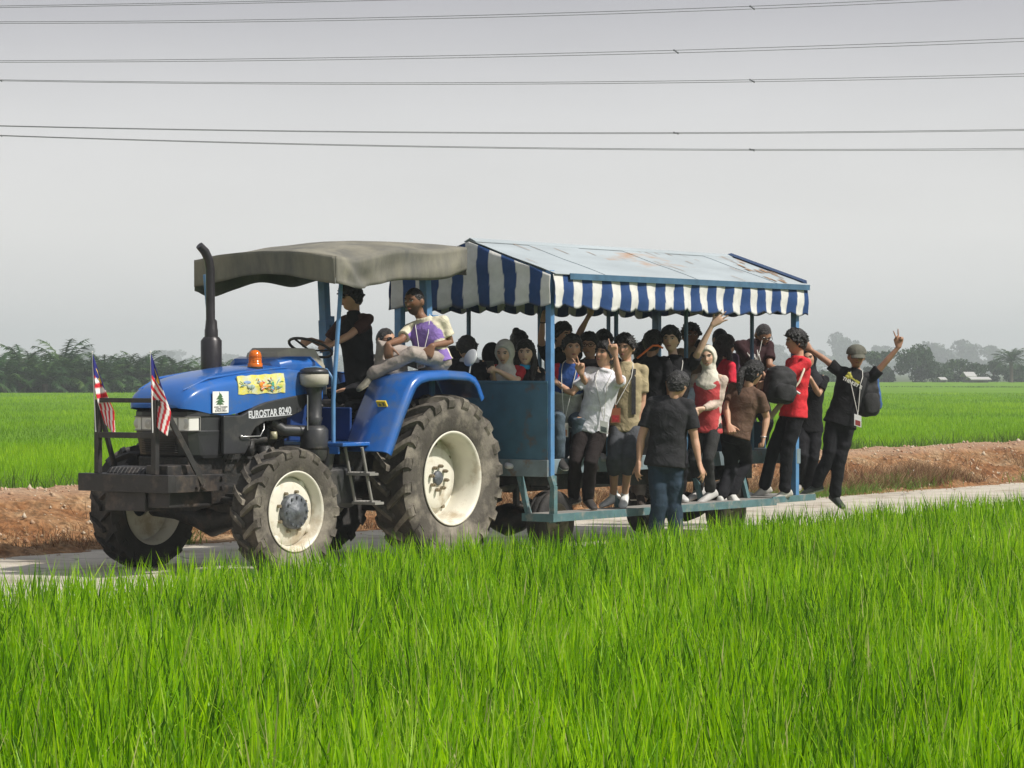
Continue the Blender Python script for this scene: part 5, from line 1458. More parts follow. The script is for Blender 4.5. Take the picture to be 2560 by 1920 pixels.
    # ---- face
    def patch(name, cx_, cz_, rx, rz, m, off=.006, n=16, arch=0.0, par=None, label=None):
        V = []; 
        for rr_, o2 in ((0, off), (.6, off), (1.0, off * .3), (1.02, -.002)):
            for i in range(n):
                a_ = 2 * math.pi * i / n; x_ = cx_ + rx * rr_ * math.cos(a_); z_ = cz_ + rz * rr_ * math.sin(a_) + arch * (1 - (rr_ * math.cos(a_)) ** 2)
                D_ = Vector((x_, math.sqrt(max(1e-4, 1 - x_ * x_ - z_ * z_)), z_)); V.append(HX @ (D_ * (R_head(D_) + o2)))
        F = [(r_ * n + i, r_ * n + (i + 1) % n, (r_ + 1) * n + (i + 1) % n, (r_ + 1) * n + i) for r_ in range(3) for i in range(n)]
        kk_ = MB(); kk_.add([v - base for v in V], F, 0, True); return kk_.build(name, m, par or t)
    if face:
        for sg in (1, -1):
            if not sunglasses:
                e_ = patch("eye", .335 * sg, .050, .165, .060 if not smile else .048, M_EYEW, .0048)
                patch("iris", .335 * sg, .056, .095, .056, M_EYE, .0068, 10, par=e_); patch("eyelashes", .335 * sg, .098, .18, .020, M_BROW, .0062, 10, par=e_, arch=.02)
            patch("eyebrow", .34 * sg, .215, .22, .036, M_BROW, .006, arch=.035)
        lip = patch("mouth", 0, -.585, .23 if smile else .19, .055, M_LIP, .0055, arch=-.03 if smile else 0)
        if smile: patch("teeth", 0, -.592, .15, .026, M_TEETH, .0075, par=lip, arch=-.02)
    if glasses or sunglasses:
        kk_ = MB(Matrix.Translation(-base) @ HX)
        for sg in (1, -1):
            if sunglasses: kk_.ball((.034 * sg, .086, .006), (.030, .010, .019), 14)
            else: kk_.tube([(.034 * sg + .027 * math.cos(q * .42), .092, .006 + .018 * math.sin(q * .42)) for q in range(15)], .0022, 5, closed=True)
            kk_.tube([(.06 * sg, .084, .012), (.078 * sg, .02, .008), (.078 * sg, -.01, .0)], .003, 5)
        kk_.tube([(-.01, .098, .01), (.01, .098, .01)], .003, 5)
        kk_.build("sunglasses" if sunglasses else "glasses", M_DARKL, t)
    # ---- hair or headscarf
    def shell(tf, inner=-.012):
        return [HX @ (Vector(D_) * (R_head(D_) + tf(D_, inner))) for D_ in _D2]
    rs_ = random.Random(int(seed * 10))
    if hijab is not None:
        def tf(D_, inn):
            x, y, z = D_
            q = (x / .72) ** 2 + ((z + .12) / (.74 if z > -.12 else .80)) ** 2
            m_ = sstep(.95, 1.12, q) if y > 0 else 1
            return inn + (0.030 + .004 * noise.noise((x * 3 + seed, y * 3, z * 5))) * m_
        k = MB(); k.add(shell(tf), _F2, 0, True)
        kb = HX @ Vector((0, -.01, -.07))
        nf = (HM @ Vector((0, 1, 0))); nf = (nf - up * nf.z).normalized(); nl = nf.cross(up)
        k.loft([ring(c_, nl, nf, rx, ry, 24) for c_, rx, ry in ((kb, .075, .085), (kb - hup * .06, .075, .080), (Nk + up * .01 + nf * .008, .10, .085), (Nk - up * .06 + nf * .008, .155, .108), (Nk - up * .11 + nf * .014, .158, .120), (Nk - up * .15 + nf * .016, .12, .118), (Nk - up * .175 + nf * .02, .07, .10))])
        me = remesh(k, .009, 3, .5); wrinkle(me, .005, 9, seed)
        # cut the face opening clear of cloth left by the neck loft
        paint(me, lambda co: np.tile(np.array(hijab), (len(co), 1))); finish(me, "headscarf", M_CLOTH, t, base)
    elif hair:
        st = hair
        def tf(D_, inn):
            x, y, z = D_
            az_ = math.atan2(abs(x), y)           # 0 front .. pi back
            line = .40 + .05 * math.sin(x * 9 + seed) if az_ < .55 else (.40 - (az_ - .55) / .65 * .55 if az_ < 1.2 else (-.15 - (az_ - 1.2) / .6 * .60 if az_ < 1.8 else -.78))
            if st == 'fringe' and az_ < .9: line = .18 + .05 * math.sin(x * 17)
            if st in ('long', 'pony') and az_ > 1.0: line -= .25
            line += .05 * noise.noise((x * 9 + seed, y * 9, 1)); m_ = sstep(line - .05, line + (.20 if az_ < 1.2 else .12), z)
            n_ = noise.noise((x * 5 + seed, y * 5, z * 5)) * .5 + noise.noise((x * 14 + seed, y * 14, z * 14)) * .5
            th_ = .027 + .008 * z + .014 * n_ + (.010 if y > .2 and z > .5 else 0)
            if st == 'crop': th_ = .014 + .004 * n_
            return inn + (th_ + .0) * m_
        k = MB(); k.add(shell(tf), _F2, 0, True)
        if st in ('short', 'fringe', 'spiky', 'long', 'pony'):
            for i in range(130 if st != 'spiky' else 190):          # tufts breaking the outline
                x, y, z = rs_.gauss(0, 1), rs_.gauss(-.2, 1), abs(rs_.gauss(.5, .7)); D_ = Vector((x, y, z)).normalized()
                if tf(D_, 0) < .018: continue
                p = HX @ (D_ * (R_head(D_) + .008)); q = HX @ (D_ * (R_head(D_) + (.036 if st != 'spiky' else .046)) + Vector((rs_.uniform(-.012, .012), rs_.uniform(-.012, .012) + .006, -.006)))
                k.tube([p, p.lerp(q, .6), q], [.010, .006, .0015], 5)
        if st == 'long':
            for sg in (1, -1):
                limb(k, [HX @ Vector((.062 * sg, -.01, .03)), HX @ Vector((.078 * sg, .005, -.05)), HX @ Vector((.075 * sg, .02, -.14)), HX @ Vector((.065 * sg, .045, -.22)), HX @ Vector((.06 * sg, .05, -.30))], [.028, .034, .036, .032, .016])
            limb(k, [HX @ Vector((0, -.08, .0)), HX @ Vector((0, -.085, -.12)), HX @ Vector((0, -.08, -.25))], [.06, .07, .05])
        if st == 'pony':
            limb(k, [HX @ Vector((0, -.10, .02)), HX @ Vector((0, -.145, .0)), HX @ Vector((.01, -.16, -.08)), HX @ Vector((0, -.14, -.17)), HX @ Vector((0, -.13, -.24))], [.026, .035, .042, .036, .012])
        if st == 'bun': k.ball(tuple(HX @ Vector((-.02, -.06, .11))), .045, 12)
        me = remesh(k, .0075, 1, .4); wrinkle(me, .004, 45, seed)
        paint(me, lambda co: np.tile(np.array(haircol), (len(co), 1))); finish(me, "hair", M_HAIRM, t, base)
    if cap is not None:
        k = MB()
        cv = [Vector(D_) * (R_head(D_) + (.026 if D_[2] > .16 else -.01)) for D_ in _D2]
        for v_ in cv:
            if v_.z > .03:
                q_ = min(1.0, (v_.z - .03) / .10); v_.x *= 1 + .16 * q_; v_.y *= 1 + .12 * q_; v_.z = .03 + (v_.z - .03) * .82
        k.add([HX @ v_ for v_ in cv], _F2, 0, True)
        rr_ = []
        for q in range(9):
            a_ = -1.05 + q * .2625; c0 = Vector((math.sin(a_) * .086, math.cos(a_) * .100, .040)); L_ = .078 * math.cos(a_ * .85)
            rr_.append([c0 - Vector((0, .02, 0)), c0 + Vector((0, L_ * .85, -.050 - .012 * a_ * a_)), c0 + Vector((0, L_ * .85, -.060 - .012 * a_ * a_)), c0 + Vector((0, -.02, -.010))])
        k.loft([[HX @ p_ for p_ in r_] for r_ in rr_])
        me = remesh(k, .007, 1, .4); paint(me, lambda co: np.tile(np.array(cap), (len(co), 1))); finish(me, "cap", M_CLOTH, t, base)
    # ---- shirt
    k = MB(); F_ = fat * S
    k.loft([ring(Nk.lerp(Pv, t_) + bf * fo, bl, bf, rx * F_, ry * F_, 26, .88) for t_, rx, ry, fo in
            ((-.07, .056, .056, .012), (-.03, .072, .064, .006), (.015, .098 * sh, .076, 0), (.06, .140 * sh, .088, 0), (.17, .178 * sh, .112, .005), (.33, .172, .124, .01), (.55, .157, .118, .01), (.78, .158, .120, .005), (1.0, .172, .130, 0), (1.0 + hem * .75, .180, .137, 0), (1.0 + hem, .178, .135, 0))])
    sleeves = []
    for nm in 'LR':
        sh_, E_, W_, dw, pn, g_, sp_ = arms[nm]
        if sleeve == 'none': continue
        end = sh_.lerp(E_, .70) if sleeve in ('short',) else None
        if sleeve == 'short': limb_pts = [sh_.lerp(Nk, .35), sh_, sh_.lerp(E_, .35), end]; rs2 = [.055 * F_, .059 * F_, .060 * F_, .063 * F_]
        else: limb_pts = [sh_.lerp(Nk, .35), sh_, sh_.lerp(E_, .5), E_, E_.lerp(W_, .5), W_.lerp(E_, .06)]; rs2 = [.054 * F_, .057 * F_, .054 * F_, .048 * F_, .043 * F_, .037 * F_]
        k.tube(limb_pts, rs2, 14); k.ball(tuple(limb_pts[0]), rs2[0], 10); k.ball(tuple(sh_), rs2[1], 12)
        sleeves.append((sh_, E_, W_))
    if collar is not None:
        k.tube([Nk + su * .028 + (bl * math.cos(a_) * .066 + bf * (.012 + math.sin(a_) * .060)) - su * .02 * max(0, math.sin(a_)) for a_ in [i * .3927 for i in range(16)]], .015, 8, closed=True)
    me = remesh(k, .0105, 3, .5); wrinkle(me, .013 * wr, 7.0, seed)
    scol = slcol if slcol is not None else shirt
    def shirtpaint(co):
        c = np.tile(np.array(shirt, float), (len(co), 1))
        rel = co - np.array(Nk); a_l = rel @ np.array(bl); z_ = rel @ np.array(su)
        if slcol is not None:
            m_ = (np.abs(a_l) > .080 + .70 * np.maximum(0, -z_)) & (z_ > -.17)
            for (s1, e1, w1) in sleeves:
                v = np.array(e1 - s1); tt = ((co - np.array(s1)) @ v) / (v @ v); dd = np.linalg.norm(co - np.array(s1) - tt[:, None] * v, axis=1)
                m_ |= (tt > .22) & (dd < .074) & (np.abs(a_l) > .145)
                v2 = np.array(w1 - e1); tt = ((co - np.array(e1)) @ v2) / (v2 @ v2); dd = np.linalg.norm(co - np.array(e1) - tt[:, None] * v2, axis=1); m_ |= (dd < .052) & (tt > -.1)
            m_ &= z_ > -.62
            c[m_] = scol
        if collar is not None: c[(z_ > -.012) & (np.abs(a_l) < .1)] = collar
        if shirtfn is not None: c = shirtfn(c, a_l, rel @ np.array(bf), z_)
        return c
    paint(me, shirtpaint); so = finish(me, "shirt", M_CLOTH, t, base)
    # ---- trousers and shoes
    if lower:
        k = MB()
        k.loft([ring(c_, bl, bf, rx * F_, ry * F_, 20) for c_, rx, ry in ((Pv + su * .10, .148, .112), (Pv, .158, .120), (Pv - su * .07, .150, .115), (Pv - su * .12, .09, .08))])
        for nm in 'LR':
            a_, b_, c_ = legp[nm]
            if legs == 'long' or legs == 'sandal': pts, rs2 = [a_, a_.lerp(b_, .5), b_, b_.lerp(c_, .5), c_.lerp(b_, .04)], [.088, .084, .070, .066, .064]
            else: pts, rs2 = [a_, a_.lerp(b_, .5), b_, b_.lerp(c_, .22)], [.090, .092, .086, .080]
            limb(k, pts, [r_ * F_ for r_ in rs2], 14)
        me = remesh(k, .0115, 3, .5); wrinkle(me, .014 * wr, 7.5, seed + 3)
        paint(me, lambda co: np.tile(np.array(pants), (len(co), 1))); finish(me, "shorts" if legs == 'short' else "trousers", M_CLOTH, t, base)
        for nm, toe in (('L', tL), ('R', tR)):
            a_, b_, c_ = legp[nm]
            sgn = 1 if nm == 'L' else -1
            tf_ = (V3(toe, d) - c_) if toe else f + bl * sgn * .25 - up * .0
            tf_ = tf_.normalized(); sd_ = tf_.cross(up)
            if sd_.length < .2: sd_ = bl.copy()
            sd_.normalize(); up2 = sd_.cross(tf_).normalized()
            hc = c_ - up2 * .085
            k = MB()
            k.loft([ring(hc + tf_ * t_ + up2 * (z0 + hh / 2), sd_, up2, w_, hh / 2, 14, .8) for t_, w_, z0, hh in ((-.075, .020, .01, .05), (-.065, .033, .0, .085), (-.02, .038, .0, .105), (.03, .041, .0, .10), (.08, .045, .0, .078), (.13, .048, .0, .062), (.170, .044, .0, .052), (.192, .034, .002, .042), (.203, .018, .008, .028))])
            if legs != 'sandal': k.tube([hc + up2 * .06, hc + up2 * .115], [.040, .041], 12)
            me = remesh(k, .0085, 1, .4)
            def shp(co, hc=hc, up2=up2):
                z_ = (co - np.array(hc)) @ np.array(up2); c = np.tile(np.array(shoes, float), (len(co), 1)); c[z_ < .018] = sole; return c
            paint(me, shp); finish(me, "sandal" if legs == 'sandal' else "shoe", M_SHOE, t, base)
    t_info = dict(root=t, base=base, Nk=Nk, Pv=Pv, su=su, bl=bl, bf=bf, f=f, l=l, HX=HX, arms=arms, F=F_, up=up, shirt=so)
    return t_info
def lanyard(I, label, length=.42, card=(.62, .61, .58), ins=(.30, .05, .04), side=0.0, cardsize=(.07, .105), nocard=False, gap=.035):
    """ribbon round the neck with a card on the chest"""
    Nk, su, bl, bf = I['Nk'], I['su'], I['bl'], I['bf']; up = Vector((0, 0, 1)); S_ = I['F']
    g_ = -up * .75 - su * .25
    base = Nk + bf * .14
    t = empty("lanyard", label, "lanyard", base)
    bot = Nk + g_ * length + bf * (.150 * S_) + bl * side
    k = MB(Matrix.Translation(-base))
    for sg in (1, -1):
        pts = [Nk + su * .05 - bf * .035 + bl * sg * .045, Nk + su * .03 + bl * sg * .068 + bf * .02, Nk - su * .03 + bl * sg * .072 + bf * .090 * S_, (Nk - su * .12 + bl * sg * .06 + bf * .134 * S_), bot + bl * sg * .006]
        k.tube(pts, .0042, 6)
    k.build("strap", M_LANY, t)
    if nocard: return t
    w_, h_ = cardsize
    X = bl; Z = up; Yv = bf
    k = MB(Matrix.Translation(-base) @ Matrix.Translation(bot - up * gap) @ Matrix((X, Yv, Z)).transposed().to_4x4())
    k.box(-w_ / 2, w_ / 2, .004, .008, -h_, 0); k.box(-.006, .006, 0, .006, -.0, gap)
    c = k.build("card", mat("card_plastic", card, .4), t)
    k = MB(Matrix.Translation(-base) @ Matrix.Translation(bot - up * gap) @ Matrix((X, Yv, Z)).transposed().to_4x4())
    k.box(-w_ * .36, w_ * .36, .0082, .0095, -h_ * .92, -h_ * .48)
    k.build("card_print", mat("card_ink", ins, .5, var=.4, vscale=60), c)
    return t
BLACK = (.012, .012, .014); WHT = (.62, .62, .61)
# ---- on the tractor
I = person("driver in dark T-shirt and sunglasses with both hands on the tractor steering wheel", (877, 742), td(875, 0), by=-36, hy=-62, hp=4, neck=(886, 790), pv=(905, 975), gz=1.16, sk='m', hair='fringe', shirt=(.02, .02, .022), slcol=(.065, .034, .032),  # sunlight on his shoulders is put into the redder, lighter sleeve colour
           L=dict(e=(874, 838, -.26), w=(829, 862, -.34), t=(806, 866, -.38), g='grip', pn=(-.3, .3, -1)), R=dict(w=(780, 850, -.10), t=(765, 852, -.15), g='grip', pn=(-.3, .3, -1)), kL=(842, 985, -.3), kR=(828, 975, .0), sunglasses=True)
I2 = person("bearded man in purple shirt with cream sleeves, sitting on the tractor fender", (1036, 752), 26.62, by=-20, hy=-36, hp=5, S=1.04, neck=(1063, 802), pv=(1086, 902), sk='d', hair='crop', beard=True, shirt=(.23, .15, .43), slcol=(.60, .56, .43), collar=(.60, .56, .43),
           L=dict(e=(1126, 856, -.02), w=(1080, 864, -.24), t=(1071, 888, -.26), g='relax', pn=(-.4, .2, -1)), R=dict(e=(1002, 850, -.10), w=(969, 860, -.30), t=(972, 892, -.32), g='down', pn=(.2, .6, -.4)),
           kL=(1030, 884, -.30), aL=(928, 936, -.24), tL=(902, 952, -.30), kR=(952, 866, -.22), aR=(950, 965, -.06), tR=(930, 985, -.2), pants=(.31, .27, .245), shoes=(.16, .15, .12), sole=(.62, .56, .40), hem=.06)
lanyard(I2, "white lanyard with small card on the purple-shirted man's chest", .36, (.6, .58, .56), (.35, .25, .22), 0.0, (.085, .06), gap=.02)
person("man in sunglasses half hidden behind the purple-shirted man", (964, 850), 28.0, by=15, hy=48, S=.98, sit=1.3, sk='m', hair='crop', shirt=(.23, .21, .20), sunglasses=True, haircol=(.02, .018, .018))
# ---- seated in the front of the wagon
person("passenger bowing over with dark fringe behind the round tractor mirror", (1168, 872), wd(1168, -.15), by=-15, hy=-20, hp=38, S=.95, neck=(1176, 902), sit=1.24, gz=.86, hair='fringe', haircol=(.018, .014, .014), collar=(.5, .5, .52), sleeve='long')
person("passenger in maroon resting face on hand, leftmost in the wagon", (1130, 898), wd(1130, -.55), by=15, hy=25, hp=18, S=.9, sit=1.1, gz=.86, hair='fringe', shirt=(.07, .03, .045), R=dict(w=(1122, 935, -.1), t=(1126, 912, -.15), g='relax'))
person("passenger in a black headscarf facing away from the viewer", (1229, 888), wd(1229, -.35), by=150, hy=160, S=.92, sit=1.12, gz=.86, hijab=(.014, .014, .016), face=False, sleeve='long')
I6 = person("woman in white headscarf and red shirt looking down at her phone", (1262, 880), wd(1262, .12), by=-12, hy=-18, hp=14, S=.92, sit=1.2, gz=.86, sk='l', hijab=(.56, .54, .50), shirt=(.36, .025, .035),
            L=dict(e=(1290, 952, -.05), w=(1246, 928, -.24), t=(1228, 920, -.28), g='grip', pn=(-.3, .2, -1)), R=dict(e=(1232, 955, .0), w=(1232, 934, -.22), t=(1226, 922, -.28), g='grip', pn=(.6, .2, .5)), smile=True)
k = MB(Matrix.Translation(at(1226, 916, wd(1262, .12) - .30)) @ Matrix.Rotation(.5, 4, 'X')); k.box(-.035, .035, -.005, .005, -.05, .06)
tag(k.build("phone", M_BLK, bevel=.004), "small black phone in the hands of the woman in white headscarf", "phone")
person("passenger with hair in a bun seen from behind the long-haired woman", (1297, 858), wd(1297, -.6), by=170, hy=175, S=.95, sit=1.24, gz=.86, hair='bun', face=False)
I8 = person("smiling woman with long dark hair in black jacket with bright blue collar", (1314, 882), wd(1314, .25), by=5, hy=-6, S=.92, sit=1.22, gz=.86, sk='l', hair='long', haircol=(.020, .014, .013), collar=(.03, .30, .55), sleeve='long', smile=True)
# ---- around the corner post
I9 = person("passenger in black behind the corner post with both arms raised", (1404, 838), wd(1404, -.1), by=8, hy=48, S=1.0, sit=1.3, gz=.86, sk='m', hair='short', R=dict(e=(1353, 848, -.12), w=(1357, 803, -.16), t=(1372, 768, -.2), g='three'),
            L=dict(e=(1446, 838, .05), w=(1469, 795, -.02), t=(1484, 770, -.05), g='fist', pn=(-1, -.3, 0)))
k = MB(); k.tube([at(1357 + 6.2 * math.cos(q * .4488), 806 + 1.2 * math.sin(q * .4488), wd(1404, -.1) - .155 - .028 * math.sin(q * .4488)) for q in range(14)], .006, 6, closed=True)
tag(k.build("watch", M_BLK), "dark watch on the wrist raised beside the corner post", "watch")
def s10(c, a, b, z):
    c[z < -.27] = (.36, .36, .34); c[(np.abs(a) > .10) & (z > -.15)] = (.50, .03, .05); c[(np.abs(a) > .22)] = (.10, .16, .42); c[(z < -.25) & (z > -.27)] = (.55, .55, .53); return c
I10 = person("man in blue, red and grey shirt leaning out beside the corner post", (1430, 870), wd(1430, .52), by=-6, hy=10, hp=-2, neck=(1424, 916), pv=(1412, 1048, .15), gz=None, sk='m', hair='short', shirt=(.03, .075, .25), shirtfn=s10,
             R=dict(e=(1380, 985, .05), w=(1376, 952, -.05), t=(1366, 936, -.08), g='grip', pn=(-.6, -.4, 0)), L=dict(e=(1468, 966, -.02), w=(1453, 935, -.2), t=(1450, 905, -.22), g='vee'), kL=(1448, 1052, -.15), kR=(1396, 1046, -.25), aL=(1440, 1138, -.02), aR=(1398, 1142, -.2), tL=(1440, 1156, -.2), tR=(1414, 1156, -.34), pants=(.075, .10, .125), shoes=(.03, .028, .028))
lanyard(I10, "white lanyard with striped card of the man leaning out by the post", .50, (.62, .58, .54), (.55, .22, .12), -.03, (.08, .14))
I11 = person("smiling man in glasses and dark checked shirt behind the white-shirted man", (1474, 864), wd(1474, .15), by=-4, hy=-14, S=1.05, sit=1.34, gz=.86, sk='m', hair='short', glasses=True, smile=True, shirt=(.04, .035, .04), collar=(.10, .09, .09), fat=1.06)
I12 = person("man in white polo shirt and black trousers pointing one finger upwards", (1513, 888), wd(1500, .78), by=-10, hy=-42, hp=-16, hr=-4, neck=(1515, 930), pv=(1478, 1072), gz=.43, S=1.0, sk='m', hair='short', shirt=(.64, .64, .69), collar=(.68, .68, .72), pants=(.018, .014, .014),
             R=dict(e=(1428, 984, -.04), w=(1394, 958, .0), t=(1379, 942, .02), g='grip', pn=(-.3, .8, 0)), L=dict(e=(1549, 953, -.22), w=(1538, 888, -.26), t=(1530, 850, -.26), g='point', pn=(-.3, -1, 0)), aR=(1434, 1241, -.02), tR=(1394, 1254, -.12), aL=(1470, 1243, -.1), tL=(1493, 1262, -.32), shoes=(.035, .03, .028), sole=(.42, .36, .27), hem=.07)
lanyard(I12, "pale lanyard and white card worn by the man in the white polo shirt", .46, (.66, .66, .64), (.10, .12, .12), .03, (.085, .12))
person("passenger whose black hair shows between the glasses man and the post", (1508, 856), wd(1508, -.35), by=160, hy=165, sit=1.32, gz=.86, face=False, hair='short')
I14 = person("boy in beige T-shirt and dark grey shorts with white sneakers", (1563, 868), wd(1566, .72), by=-6, hy=-22, hp=4, neck=(1566, 914), gz=.43, S=1.02, pv=(1566, 1065), sk='m', hair='spiky', shirt=(.36, .30, .185), legs='short', pants=(.07, .075, .085), shoes=(.64, .64, .63), sole=(.5, .44, .40),
             L=dict(e=(1606, 1005, -.02), w=(1593, 1062, -.08), t=(1590, 1095, -.1), g='relax', pn=(-.6, .6, 0)), aR=(1534, 1238, -.02), tR=(1496, 1252, -.14), aL=(1562, 1238, -.06), tL=(1552, 1262, -.34))
lanyard(I14, "lanyard with red and orange card on the boy in beige", .40, (.35, .12, .06), (.45, .03, .04), -.10, (.10, .15))
I15 = person("person in black with an orange piped collar facing away, grey trousers and sandals", (1632, 858), wd(1628, .35), by=155, hy=150, gz=.43, S=1.0, sk='b', hair='short', face=False, pants=(.17, .155, .145), legs='sandal', shoes=(.05, .04, .035), aL=(1600, 1235, .0), aR=(1588, 1232, .1), tL=(1612, 1262, -.3))
dz = wd(1628, .35)
k = MB(); k.tube([at(1592, 896, dz - .20), at(1612, 880, dz - .22), at(1632, 864, dz - .20), at(1645, 864, dz - .17), at(1657, 870, dz - .12)], .011, 8); k.M = None
o = k.build("orange_piping", mat("orange_piping", (.75, .16, .03), .6)); o.parent = I15['root']; o.matrix_local = Matrix.Translation(-I15['base'])
I16 = person("tall man in black polo shirt waving with a spread hand", (1677, 848), wd(1690, .55), by=4, hy=-14, S=1.08, neck=(1688, 898), pv=(1672, 1068), gz=.43, sk='l', hair='short', collar=BLACK, L=dict(e=(1746, 880, -.12), w=(1781, 812, -.16), t=(1812, 788, -.18), g='open', pn=(-.1, -1, 0)))
lanyard(I16, "white V-shaped lanyard on the black shirt of the waving man", .34, nocard=True)
person("dark-haired passenger behind the thin post right of the waving man", (1726, 838), wd(1726, -.25), by=-10, hy=12, sit=1.36, gz=.86, sk='d', hair='spiky', shirt=(.20, .15, .10))  # shadow inside the wagon is put into his dark skin tone
I18 = person("woman in cream headscarf and coral red vest smiling at the viewer", (1769, 892), wd(1772, .72), by=-22, hy=-12, hr=6, hp=2, S=.95, gz=.43, sk='l', hijab=(.60, .57, .49), shirt=(.50, .07, .075), slcol=(.52, .42, .36), sleeve='long', neck=(1774, 938), pv=(1768, 1062), hem=.16, smile=True,
             L=dict(e=(1797, 1006, -.06), w=(1757, 1022, -.22), t=(1732, 1030, -.26), g='grip', pn=(-.2, -.8, -.5)), aL=(1776, 1228, -.02), tL=(1736, 1248, -.12), aR=(1748, 1222, .12), tR=(1712, 1238, .02), pants=(.035, .035, .036), shoes=(.52, .51, .50))
I19 = person("man in charcoal T-shirt and navy trousers standing on the road, back turned, reaching down", (1695, 962), wd(1665, 1.32), by=166, hy=145, hp=12, S=1.04, neck=(1678, 999), pv=(1664, 1152), gz=.02, sk='m', hair='short', face=False, haircol=(.022, .021, .022), fat=1.16, sh=1.05, shirt=(.028, .028, .031), pants=(.028, .045, .068),
             R=dict(e=(1737, 1098, -.05), w=(1749, 1160, -.12), t=(1764, 1205, -.16), g='down', pn=(-.8, .4, 0)), L=dict(e=(1603, 1096, .02), w=(1597, 1156, -.02), t=(1590, 1195, -.04), g='down', pn=(.8, .4, 0)), kL=(1648, 1262, -.05), kR=(1685, 1262, .0), shoes=(.05, .05, .05))
I20 = person("long-haired person in bright red shirt facing away between headscarf and brown polo", (1812, 868), wd(1822, .40), by=118, hy=112, S=1.0, gz=.43, sk='m', hair='long', shirt=(.58, .03, .055), haircol=(.025, .014, .016), face=False, hem=.13, shoes=(.5, .5, .5), aL=(1860, 1228, .1), aR=(1838, 1232, .0))
I21 = person("bearded man in maroon T-shirt bowing his head at the back of the wagon", (1908, 836), wd(1895, -.02), by=12, hy=22, hp=36, S=1.08, neck=(1884, 856), pv=(1876, 985, .1), gz=.86, sk='b', hair='crop', beard=True, haircol=(.03, .024, .024), shirt=(.035, .016, .018), fat=1.08, glasses=True,
             L=dict(e=(1924, 914, -.12), w=(1960, 936, -.3), t=(1978, 942, -.34), g='grip'), R=dict(e=(1890, 918, -.2), w=(1916, 945, -.3), t=(1926, 955, -.34), g='grip'), sleeve='short')
def s21(c, a, b, z):
    return c
k = MB(); dz = wd(1895, -.02) - .22
k.tube([at(1879, 836, dz), at(1880, 858, dz - .03), at(1876, 880, dz - .03)], .005, 6); k.tube([at(1905, 850, dz - .05), at(1900, 875, dz - .05), at(1892, 898, dz - .05)], .005, 6)
for q in range(7): k.tube([at(1868 + 5 * q, 882 + 7 * math.sin(q * 2.2), dz - .04), at(1880 + 3 * q, 893 + 6 * math.cos(q * 1.7), dz - .07), at(1872 + 5 * q, 906 + 4 * math.sin(q), dz - .04)], .006, 5)
tag(k.build("tangled_string", M_LANY), "tangle of white string against the maroon T-shirt", "string")
I22 = person("person in brown polo shirt with tied-back hair, back turned, fist hanging down", (1883, 932), wd(1862, .92), by=150, hy=128, hp=14, S=1.0, neck=(1870, 972), pv=(1836, 1080), gz=.43, sk='m', hair='pony', face=False, shirt=(.115, .07, .05), collar=(.115, .07, .05), fat=1.08,
             R=dict(e=(1917, 1044, -.02), w=(1909, 1093, -.1), t=(1906, 1115, -.1), g='fist', pn=(-.8, 0, 0)), L=dict(e=(1816, 1020, -.02), w=(1822, 1062, -.15), t=(1830, 1080, -.2), g='relax'), aL=(1802, 1240, -.05), aR=(1828, 1232, .08), tR=(1840, 1240, .0), shoes=(.5, .5, .48))
k = MB(); k.tube([at(1909 + 7 * math.cos(q * .4488), 1091 + 1.6 * math.sin(q * .4488), wd(1862, .92) - .1 - .03 * math.sin(q * .4488)) for q in range(14)], .006, 6, closed=True)
tag(k.build("watch", M_CHROME), "steel watch on the hanging wrist of the brown polo wearer", "watch")
I23 = person("man in bright red polo shirt and black trousers shown in profile facing left", (1990, 854), wd(1992, 1.0), by=-68, hy=-84, S=1.06, neck=(1997, 898), pv=(1984, 1032), gz=.43, sk='m', hair='spiky', shirt=(.60, .035, .045), collar=(.60, .035, .045), shoes=(.52, .50, .46), sole=(.6, .58, .54),
             L=dict(e=(1958, 946, -.22), w=(1926, 960, -.2), t=(1908, 962, -.18), g='relax'), aL=(1962, 1226, -.06), tL=(1916, 1243, -.1), aR=(1910, 1218, .12), tR=(1876, 1232, .1), hem=.08)
I24 = person("woman in black headscarf and black T-shirt, hand raised to her collar", (2021, 896), wd(2028, .42), by=0, hy=-8, hr=10, S=.96, gz=.43, sk='m', hijab=(.02, .02, .024), neck=(2028, 938), pv=(2022, 1062), hem=.15, L=dict(e=(2046, 985, -.12), w=(2026, 946, -.26), t=(2008, 930, -.28), g='relax', pn=(-.6, .5, -.4)), smile=True,
             aL=(2020, 1222, .0), tL=(1990, 1234, -.1), shoes=(.3, .29, .28))
k = MB(); p = at(2013, 956, wd(2028, .42) - .15)
k.M = Matrix.Translation(p - I24['base']); k.ball((0, 0, 0), (.030, .006, .030), 14); k.ball((0, -.002, -.045), (.045, .005, .012), 14)
o = k.build("shirt_print", mat("print_pink", (.60, .25, .16), .6)); o.parent = I24['root']
d25 = 31.6
I25 = person("man in grey cap hanging off the rear of the wagon making a V sign", (2141, 890), d25, by=6, hy=2, hp=2, S=1.08, neck=(2139, 930), pv=(2102, 1052), gz=None, sk='b', hair='crop', cap=(.11, .11, .09),
             R=dict(e=(2066, 902, .0), w=(2026, 874, .05), t=(2006, 860, .1), g='fist'), L=dict(e=(2208, 912, -.02), w=(2246, 868, -.05), t=(2249, 840, -.05), g='vee', pn=(0, -1, 0)),
             kR=(2072, 1142, -.05), aR=(2040, 1212, .0), tR=(2000, 1223, .0), kL=(2098, 1150, -.05), aL=(2088, 1238, .0), tL=(2108, 1254, -.12), shoes=(.025, .03, .028), sole=(.25, .3, .25), hem=.09)
lanyard(I25, "white lanyard with a white and red card on the V-signing man in the cap", .44, (.66, .66, .68), (.25, .04, .04), .02, (.085, .13))
